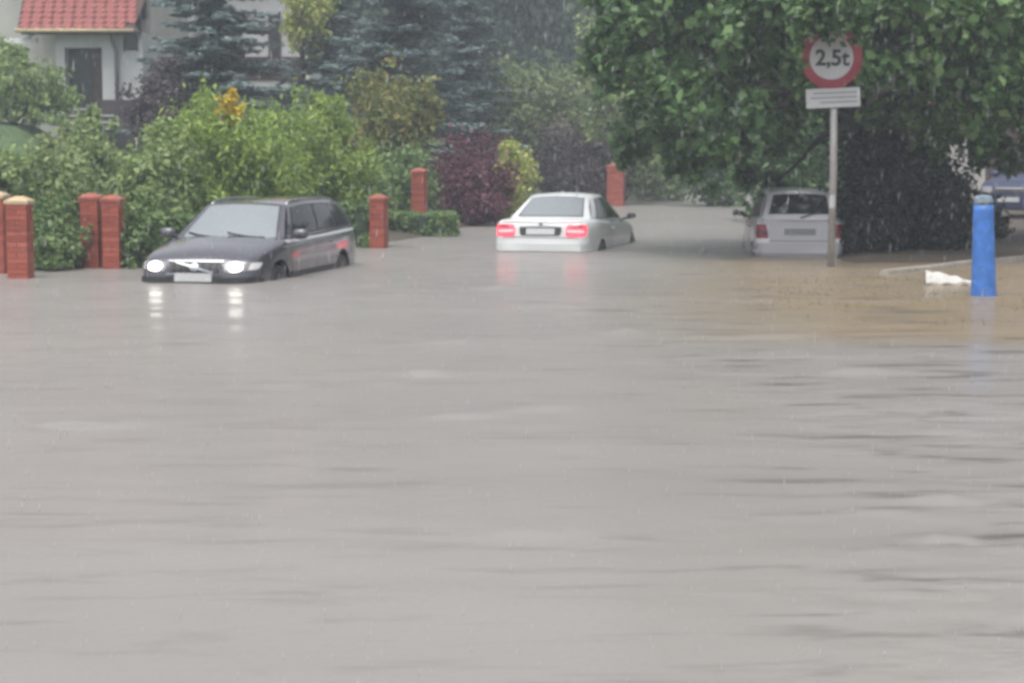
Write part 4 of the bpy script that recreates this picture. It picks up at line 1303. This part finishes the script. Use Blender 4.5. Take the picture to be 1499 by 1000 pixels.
def coupe():
    a = R(15)
    spec = dict(L=4.58, W=1.78, paint='paint_white', xf=1.46, xr=-1.30, zw=.31, arch=.345,
                top=[(0, .58), (.015, .68), (.05, .74), (.15, .84), (.28, .92), (.45, .945), (.7, .965), (.82, 1.0), (.93, 1.0), (.975, .985), (1, .90)],
                wide=[(0, .58), (.015, .70), (.05, .78), (.12, .84), (.25, .875), (.5, .87), (.75, .89), (.88, .88), (.955, .84), (.985, .77), (1, .68)],
                bottom=[(0, .24), (.1, .2), (.9, .22), (1, .28)], crown=[(0, .03), (.1, .06), (.28, .04), (.4, 0), (.75, 0), (.85, .025), (1, .03)],
                nose_lean=.3, nose_z=.45, tail_lean=.22, tail_z=.62, tuck=.3,
                cab=dict(bf=.31, br=.845, rf=.475, rr=.685, bw=(.79, .81, .735), rw=(.545, .575, .535),
                         roof=[(.42, 1.35), (.48, 1.375), (.56, 1.40), (.63, 1.395), (.69, 1.36), (.8, 1.29)], crown=.045, bow_f=.18, bow_r=.13, bulge=.02))
    car = Car('white_coupe', 'white coupe with red tail lamps lit driving away through the flood', (1.07, 35.1, -0.43), (math.sin(a), math.cos(a)), spec)
    car.glass('windscreen', 'f', .06, .94, .05, .93, 'glass_wet')
    rw = car.glass('rear_window', 'r', .10, .90, .16, .90, 'glass_wet', t0b=.085, t1b=.915)
    for f in ('l', 'rt'):
        car.glass('side_window', f, .10, .60, .10, .86, 'glass_side', t0b=.05, t1b=.60)
        car.glass('side_window', f, .625, .86, .10, .84, 'glass_side', t1b=.80)
    car.wheels(.32, .215, 10)
    car.door(.95, -.42, .28, .92, lean=-.05)
    car.mirror(.82, .985, M['trim'], .72)
    # tail
    for s in (1, -1):
        tl = car.decal('tail_lamp', [(s * .44, .72), (s * .795, .72), (s * .805, .925), (s * .46, .93)], 'rear', 'tail_on', off=.014, n=12, m=6, rnd=.35)
        car.decal('lamp_bar', [(s * .47, .80), (s * .76, .79), (s * .76, .825), (s * .47, .84)], 'rear', 'tail_core', tl, off=.022, n=8, m=3, rnd=.3)
        car.decal('lamp_segment', [(s * .55, .865), (s * .74, .865), (s * .745, .915), (s * .56, .918)], 'rear', 'tail_off', tl, off=.02, n=6, m=3, rnd=.3)
    rec = car.decal('plate_recess', [(-.36, .735), (.36, .735), (.38, .885), (-.38, .885)], 'rear', 'trim', off=.006, n=8, m=4, rnd=.15)
    car.decal('number_plate', [(-.25, .755), (.25, .755), (.25, .86), (-.25, .86)], 'rear', 'plate', rec, off=.016, n=4, m=2)
    car.decal('boot_lip', [(-.70, .965), (.70, .965), (.70, .985), (-.70, .985)], 'rear', car.paint, off=.03, n=14, m=2)
    car.decal('boot_gap', [(-.66, .70), (.66, .70), (.66, .708), (-.66, .708)], 'rear', 'trim', off=.003, n=12, m=1)
    car.decal('badge', [(-.035, .905), (.035, .905), (.035, .965), (-.035, .965)], 'rear', 'pane', off=.012, n=6, m=6, rnd=.98)
    car.decal('bumper', [(-.86, .47), (.86, .47), (.86, .60), (-.86, .60)], 'rear', car.paint, off=.03, n=24, m=5, rnd=.12)
    for s in (1, -1):
        car.decal('headlight', [(s * .42, .55), (s * .74, .57), (s * .74, .67), (s * .44, .66)], 'front', 'lamp_housing', n=8, m=4)
    fin = MB().add([(-.42, -.02, 1.41), (-.42, .02, 1.41), (-.62, .02, 1.40), (-.62, -.02, 1.40), (-.6, 0, 1.48)], [(0, 1, 4), (1, 2, 4), (2, 3, 4), (3, 0, 4), (0, 3, 2, 1)]).build('aerial_fin', car.paint, car.root)
coupe()

def hatchback():
    spec = dict(L=3.34, W=1.51, paint='paint_silver', xf=1.05, xr=-1.12, zw=.265, arch=.295,
                top=[(0, .55), (.02, .66), (.06, .73), (.16, .82), (.26, .90), (.4, .92), (.75, .945), (.95, .96), (1, .93)],
                wide=[(0, .56), (.02, .64), (.06, .70), (.15, .735), (.3, .75), (.7, .755), (.9, .75), (.965, .72), (1, .65)],
                bottom=[(0, .24), (.1, .2), (.9, .22), (1, .27)], crown=[(0, .03), (.1, .05), (.25, .04), (.4, 0), (1, 0)],
                nose_lean=.35, nose_z=.5, tail_lean=.10, tail_z=.5, tuck=.12,
                cab=dict(bf=.27, br=.985, rf=.44, rr=.92, bw=(.675, .70, .64), rw=(.50, .525, .505),
                         roof=[(.4, 1.33), (.46, 1.37), (.6, 1.41), (.8, 1.40), (.92, 1.365), (1, 1.32)], crown=.035, bow_f=.12, bow_r=.05, bulge=.02))
    h = Vector((0.05, 1, 0)).normalized()
    c = Vector((gx(1171, 31.7), 31.7, -.31)) + h * 1.67
    car = Car('silver_hatchback', 'small silver hatchback with wet dark rear window beside the sign pole', c, (h.x, h.y), spec)
    rw = car.glass('rear_window', 'r', .09, .91, .24, .88, 'glass_side', t0b=.10, t1b=.90)
    p = [car.cab('r', .5 + u * .28, .07 + .22 * u) + car.cab_normal('r', .5, .1) * .022 for u in np.linspace(0, 1, 5)]
    MB().tube(p, .011, 5).build('wiper', M['trim'], rw)
    for t in (.24, .76):
        q = [car.cab('r', t + .1 * math.cos(u), .26 + .2 * math.sin(u)) + Vector((.12, 0, 0)) for u in np.linspace(0, math.pi, 6)]
    car.glass('windscreen', 'f', .06, .94, .05, .93, 'glass_wet')
    for f in ('l', 'rt'):
        car.glass('side_window', f, .11, .52, .10, .86, 'glass_side', t0b=.06)
        car.glass('side_window', f, .56, .90, .10, .86, 'glass_side', t1b=.86)
    car.wheels(.27, .18, 6)
    car.door(.70, -.42, .27, .90, lean=-.04)
    car.mirror(.55, .97, M['trim'], .6)
    for s in (1, -1):
        tl = car.decal('tail_lamp', [(s * .52, .62), (s * .72, .62), (s * .71, .86), (s * .56, .86)], 'rear', 'tail_off', off=.014, n=8, m=8, rnd=.2)
        car.decal('clear_segment', [(s * .50, .55), (s * .725, .55), (s * .72, .625), (s * .50, .625)], 'rear', 'tail_clear', tl, off=.018, n=6, m=4, rnd=.2)
        car.decal('dark_segment', [(s * .53, .70), (s * .715, .70), (s * .715, .73), (s * .53, .73)], 'rear', 'trim', tl, off=.02, n=6, m=2)
    rec = car.decal('plate_recess', [(-.30, .665), (.30, .665), (.30, .80), (-.30, .80)], 'rear', car.paint, off=.004, n=6, m=3)
    car.decal('number_plate', [(-.26, .68), (.26, .68), (.26, .785), (-.26, .785)], 'rear', 'sign_line', rec, off=.014, n=4, m=2)
    car.decal('bumper', [(-.745, .37), (.745, .37), (.745, .55), (-.745, .55)], 'rear', car.paint, off=.045, n=24, m=6, rnd=.12)
    car.decal('tailgate_gap', [(-.60, .575), (.60, .575), (.60, .583), (-.60, .583)], 'rear', 'trim', off=.003, n=12, m=1)
    for s in (1, -1):
        car.decal('headlight', [(s * .35, .52), (s * .62, .53), (s * .64, .64), (s * .37, .63)], 'front', 'lamp_housing', n=8, m=4)
hatchback()

def navy_car():
    spec = dict(L=4.3, W=1.74, paint='paint_blue', xf=1.33, xr=-1.27, zw=.3, arch=.34,
                top=[(0, .62), (.015, .74), (.04, .82), (.1, .88), (.18, .93), (.27, .985), (.4, .99), (.7, 1.02), (.93, 1.0), (1, .94)],
                wide=[(0, .60), (.015, .72), (.045, .79), (.10, .84), (.2, .86), (.35, .87), (.7, .87), (.88, .86), (.96, .82), (1, .72)],
                bottom=[(0, .24), (.1, .2), (.9, .22), (1, .30)], crown=[(0, .03), (.08, .05), (.25, .05), (.4, .0), (1, .0)],
                nose_lean=.3, nose_z=.5, tail_lean=.1, tail_z=.6,
                cab=dict(bf=.28, br=.93, rf=.43, rr=.86, bw=(.78, .81, .74), rw=(.57, .60, .56),
                         roof=[(.4, 1.36), (.46, 1.40), (.6, 1.44), (.8, 1.42), (.93, 1.36), (1, 1.3)], crown=.04, bow_f=.16, bow_r=.08, bulge=.02))
    a = R(38)
    h = Vector((-math.sin(a), -math.cos(a), 0))
    c = Vector((gx(1478, 44.5), 44.5, gh(gx(1500, 46), 46) - .02)) - h * 2.0
    car = Car('navy_car', 'navy blue car parked beyond the blue bollard under the branches', c, (h.x, h.y), spec)
    car.glass('windscreen', 'f', .07, .93, .05, .93, 'glass_side')
    for f in ('l', 'rt'):
        car.glass('side_window', f, .09, .45, .10, .86, 'glass_side', t0b=.055)
        car.glass('side_window', f, .48, .86, .10, .86, 'glass_side', t1b=.8)
    car.glass('rear_window', 'r', .08, .92, .06, .88, 'glass_wet')
    car.wheels()
    car.door(.92, -.12, .28, .95, lean=-.04)
    car.door(-.15, -.98, .28, .96, lean=-.04)
    car.mirror(.8, 1.03)
    for s in (1, -1):
        car.decal('headlight', [(s * .42, .60), (s * .78, .62), (s * .79, .75), (s * .44, .75)], 'front', 'lamp_housing', off=.014, n=10, m=5, rnd=.4)
    gr = car.decal('grille', [(-.36, .60), (.36, .60), (.38, .72), (-.38, .72)], 'front', 'trim', off=.01, n=8, m=3, rnd=.2)
    car.decal('grille_bar', [(-.34, .70), (.34, .70), (.34, .725), (-.34, .725)], 'front', 'chrome', gr, off=.022, n=8, m=1)
    car.decal('number_plate', [(-.26, .40), (.26, .40), (.26, .51), (-.26, .51)], 'front', 'plate', off=.03, n=4, m=2)
    for sd_ in ('left', 'right'):
        car.decal('belt_trim', [(1.0, .95), (-1.9, .97), (-1.9, .99), (1.0, .97)], sd_, 'chrome', off=.012, n=16, m=1)
navy_car()


# ------------------------------------------------------------------ road sign, bollard, kerb, debris
def text_mesh(name, body, size, mat, parent, loc, rot, bold=0.0, shear=0.0):
    cu = bpy.data.curves.new(name, 'FONT')
    cu.body = body; cu.size = size; cu.align_x = 'CENTER'; cu.align_y = 'CENTER'
    cu.extrude = .003; cu.offset = bold
    tmp = bpy.data.objects.new('tmp', cu); C.objects.link(tmp)
    bpy.context.view_layer.update()
    me = bpy.data.meshes.new_from_object(tmp.evaluated_get(bpy.context.evaluated_depsgraph_get()))
    bpy.data.objects.remove(tmp)
    me.materials.clear(); me.materials.append(mat)
    o = link(bpy.data.objects.new(name, me), parent)
    o.location = loc; o.rotation_euler = rot
    return o

def road_sign():
    d = 29.0
    x = gx(1217, d)
    root = empty('road_sign', (x, d, -.05), R(2))
    tag(root, 'round red rimmed weight limit sign with white plate below on grey pole', 'road sign')
    zc = gz(84, d) + .05
    zp0, zp1 = gz(157, d) + .05, gz(129, d) + .05
    MB().tube([(0, 0, -.4), (.01, 0, 1.5), (-.005, 0, zc + .4)], .057, 12).build('pole', M['galv'], root, smooth=True)
    cx = gx(1211, d) - x
    rr = .47
    y = -.075
    disc = MB().lathe([(rr, y + .012), (rr, y), (rr - .008, y - .006)], 48, 'y', (cx, 0, zc)).build('disc', M['sign_red'], root)
    MB().lathe([(rr * .70, y - .008), (rr * .70, y - .0105)], 48, 'y', (cx, 0, zc)).build('face', M['sign_white'], disc)
    text_mesh('lettering', '2,5t', .33, M['sign_black'], disc, (cx + .01, y - .0135, zc - .015), (math.pi / 2, 0, 0), bold=.009)
    pl = MB().box(-.41, .41, -.006, .006, -.145, .145).build('plate', M['sign_white'], root, bevel=.004)
    pl.location = (gx(1214.5, d) - x, y, (zp0 + zp1) / 2)
    pl.rotation_euler = (0, R(-2.5), 0)
    for k, (a, b) in enumerate(((-.3, .36), (-.34, .36), (-.2, .36))):
        z = .075 - k * .07
        MB().box(a, b, -.0085, -.0065, z - .012, z + .012).build('print_line', M['sign_line'], pl)
    for z in (zc + .2, zc - .2, (zp0 + zp1) / 2):
        MB().lathe([(.066, z - .02), (.066, z + .02)], 12, 'z').box(-.09, .09, -.068, -.05, z - .015, z + .015).build('clamp', M['galv'], root)
    zs0, zs1 = gz(304, d) + .05, gz(285, d) + .05
    st = MB()
    vs, fs = [], []
    for i in range(9):
        a = R(-150 + i * 15)
        for z in (zs0, zs1):
            vs.append((math.cos(a) * .0605, math.sin(a) * .0605, z))
    for i in range(8):
        fs.append((i * 2, i * 2 + 2, i * 2 + 3, i * 2 + 1))
    st.add(vs, fs).build('sticker', M['sign_white'], root, smooth=True)
road_sign()

def bollard():
    d = 23.2
    x = gx(1442, d)
    root = empty('bollard', (x, d, -.1), 0)
    tag(root, 'blue painted bollard with worn pale top standing in the water', 'bollard')
    root.rotation_euler = (0, R(-1.5), 0)
    h = 1.34
    prof = [(.165, -.15), (.158, .1), (.145, .35), (.134, .7), (.124, h - .2), (.12, h - .12)]
    MB().lathe(prof, 20, 'z').build('post', M['blue_paint'], root, smooth=False)
    MB().lathe([(.1202, h - .119), (.117, h - .08), (.105, h - .035), (.085, h - .008), (.03, h)], 20, 'z').build('bare_top', M['worn'], root, smooth=True)
    for o in root.children:
        for p in o.data.polygons: p.use_smooth = len(p.vertices) == 4
bollard()

def kerb():
    pts = [(5.35, 27.4), (6.2, 28.4), (7.1, 29.6), (8.3, 31.0), (10.0, 32.2), (12.5, 33.0)]
    a = Vector((*pts[0], 0))
    root = empty('concrete_kerb', (pts[0][0], pts[0][1], -.12))
    tag(root, 'pale concrete kerb just clear of the water behind the bollard', 'kerb')
    for i in range(len(pts) - 1):
        p, q = Vector((*pts[i], 0)), Vector((*pts[i + 1], 0))
        dv = q - p; L_ = dv.length; n = max(1, round(L_ / 1.0))
        for k in range(n):
            s0 = p + dv * (k / n)
            o = MB().box(.006, L_ / n - .006, -.09, .09, -.2, .185 + random.uniform(-.012, .012)).build('kerb_stone', M['concrete'], root, bevel=.015)
            o.location = (s0.x - a.x, s0.y - a.y, 0)
            o.rotation_euler = (0, 0, math.atan2(dv.y, dv.x) + random.uniform(-.01, .01))
kerb()

def debris():
    c = at(1388, 413, 25.4)
    r = np.random.default_rng(4)
    n, m = 14, 7
    V, Fc = [], []
    for lay in (0, 1):
        for j in range(m):
            for i in range(n):
                u, v = i / (n - 1), j / (m - 1)
                x = (u - .5) * .6; wdt = .3 * (1 - .75 * u ** 1.6)
                y = (v - .5) * wdt
                z = .03 + .16 * (1 - u) ** .7 * math.sin(v * math.pi) + .012 * math.sin(u * 17 + v * 5) + r.normal() * .004 + (.0 if lay == 0 else -.03)
                V.append((x, y, z))
    k = n * m
    for j in range(m - 1):
        for i in range(n - 1):
            q = j * n + i
            Fc.append((q, q + 1, q + n + 1, q + n)); Fc.append((k + q, k + q + n, k + q + n + 1, k + q + 1))
    bd = list(range(n)) + [j * n + n - 1 for j in range(1, m)] + [(m - 1) * n + i for i in range(n - 2, -1, -1)] + [j * n for j in range(m - 2, 0, -1)]
    for a, b in zip(bd, bd[1:] + bd[:1]): Fc.append((a, b, b + k, a + k))
    o = MB().add(V, Fc).build('debris', M['foam'])
    o.location = (c.x, c.y, 0.0); o.rotation_euler = (0, 0, R(-8))
    tag(o, 'crumpled white scrap floating beside the blue bollard', 'debris')
debris()

# ------------------------------------------------------------------ rain haze
hz = MB().box(-155, 155, -29, 228, -1.6, 27.5).build('haze', None)
hm = bpy.data.materials.new('rain haze'); hm.use_nodes = True
t = hm.node_tree
t.nodes.remove(t.nodes['Principled BSDF'])
pv = t.nodes.new('ShaderNodeVolumePrincipled')
pv.inputs['Color'].default_value = (0.8, 0.88, 0.98, 1)
pv.inputs['Density'].default_value = 0.0021
pv.inputs['Anisotropy'].default_value = 0.2
t.links.new(pv.outputs[0], t.nodes['Material Output'].inputs['Volume'])
hz.data.materials.append(hm)
tag(hz, kind='stuff')

# ------------------------------------------------------------------ falling rain
def rain():
    r = np.random.default_rng(77)
    n = 14000
    Y = r.uniform(4.0, 30, n)
    X = r.uniform(-1, 1, n) * (Y * 0.32 + 1.0)
    Z = r.uniform(0.02, 1, n) * np.minimum(7.0, 2.2 + Y * 0.11)
    wd = r.uniform(.0006, .0012, n); ln = r.uniform(.010, .022, n)
    off = np.array([(0, 0, 1), (1, 0, -.2), (-.5, .87, -.2), (-.5, -.87, -.2), (0, 0, -1)], float)
    V = np.stack([X, Y, Z], 1)[:, None, :] + off[None] * np.stack([wd, wd, ln], 1)[:, None, :]
    V[:, :, 0] += (V[:, :, 2] - Z[:, None]) * .05
    i = np.arange(n)[:, None] * 5
    T = np.concatenate([i + np.array([q]) for q in ((0, 1, 2), (0, 2, 3), (0, 3, 1), (4, 2, 1), (4, 3, 2), (4, 1, 3))], 1).reshape(-1, 3)
    o = np_mesh('rain', V.reshape(-1, 3), T, plain('rain drop', (.46, .47, .48), .2, spec=.3), smooth=True)
    tag(o, kind='stuff')
rain()

def verge_grass():
    r = np.random.default_rng(91)
    n = 5200
    k = 160
    cx_ = r.uniform(3.0, 9.5, k); cy_ = r.uniform(19.5, 28.5, k)
    i = r.integers(0, k, n)
    X = cx_[i] + r.normal(size=n) * .32; Y = cy_[i] + r.normal(size=n) * .3
    h = r.uniform(.01, .05, n); a = r.uniform(0, 6.28, n); wd = r.uniform(.004, .009, n)
    dx, dy = np.cos(a), np.sin(a)
    lx, ly = r.normal(size=n) * .03, r.normal(size=n) * .03
    V = np.stack([np.stack([X - dx * wd, Y - dy * wd, np.full(n, -.06)], 1), np.stack([X + dx * wd, Y + dy * wd, np.full(n, -.06)], 1), np.stack([X + lx, Y + ly, h], 1)], 1).reshape(-1, 3)
    o = np_mesh('verge_grass', V, np.arange(n * 3).reshape(-1, 3), M['dry_grass'])
    tag(o, 'sparse brownish grass tips standing out of the shallow verge', 'grass', kind='stuff')
M['dry_grass'] = foliage('drowned grass', (0.07, 0.065, 0.03), (0.13, 0.12, 0.055), (0.2, 0.18, 0.09), 0.6)
verge_grass()
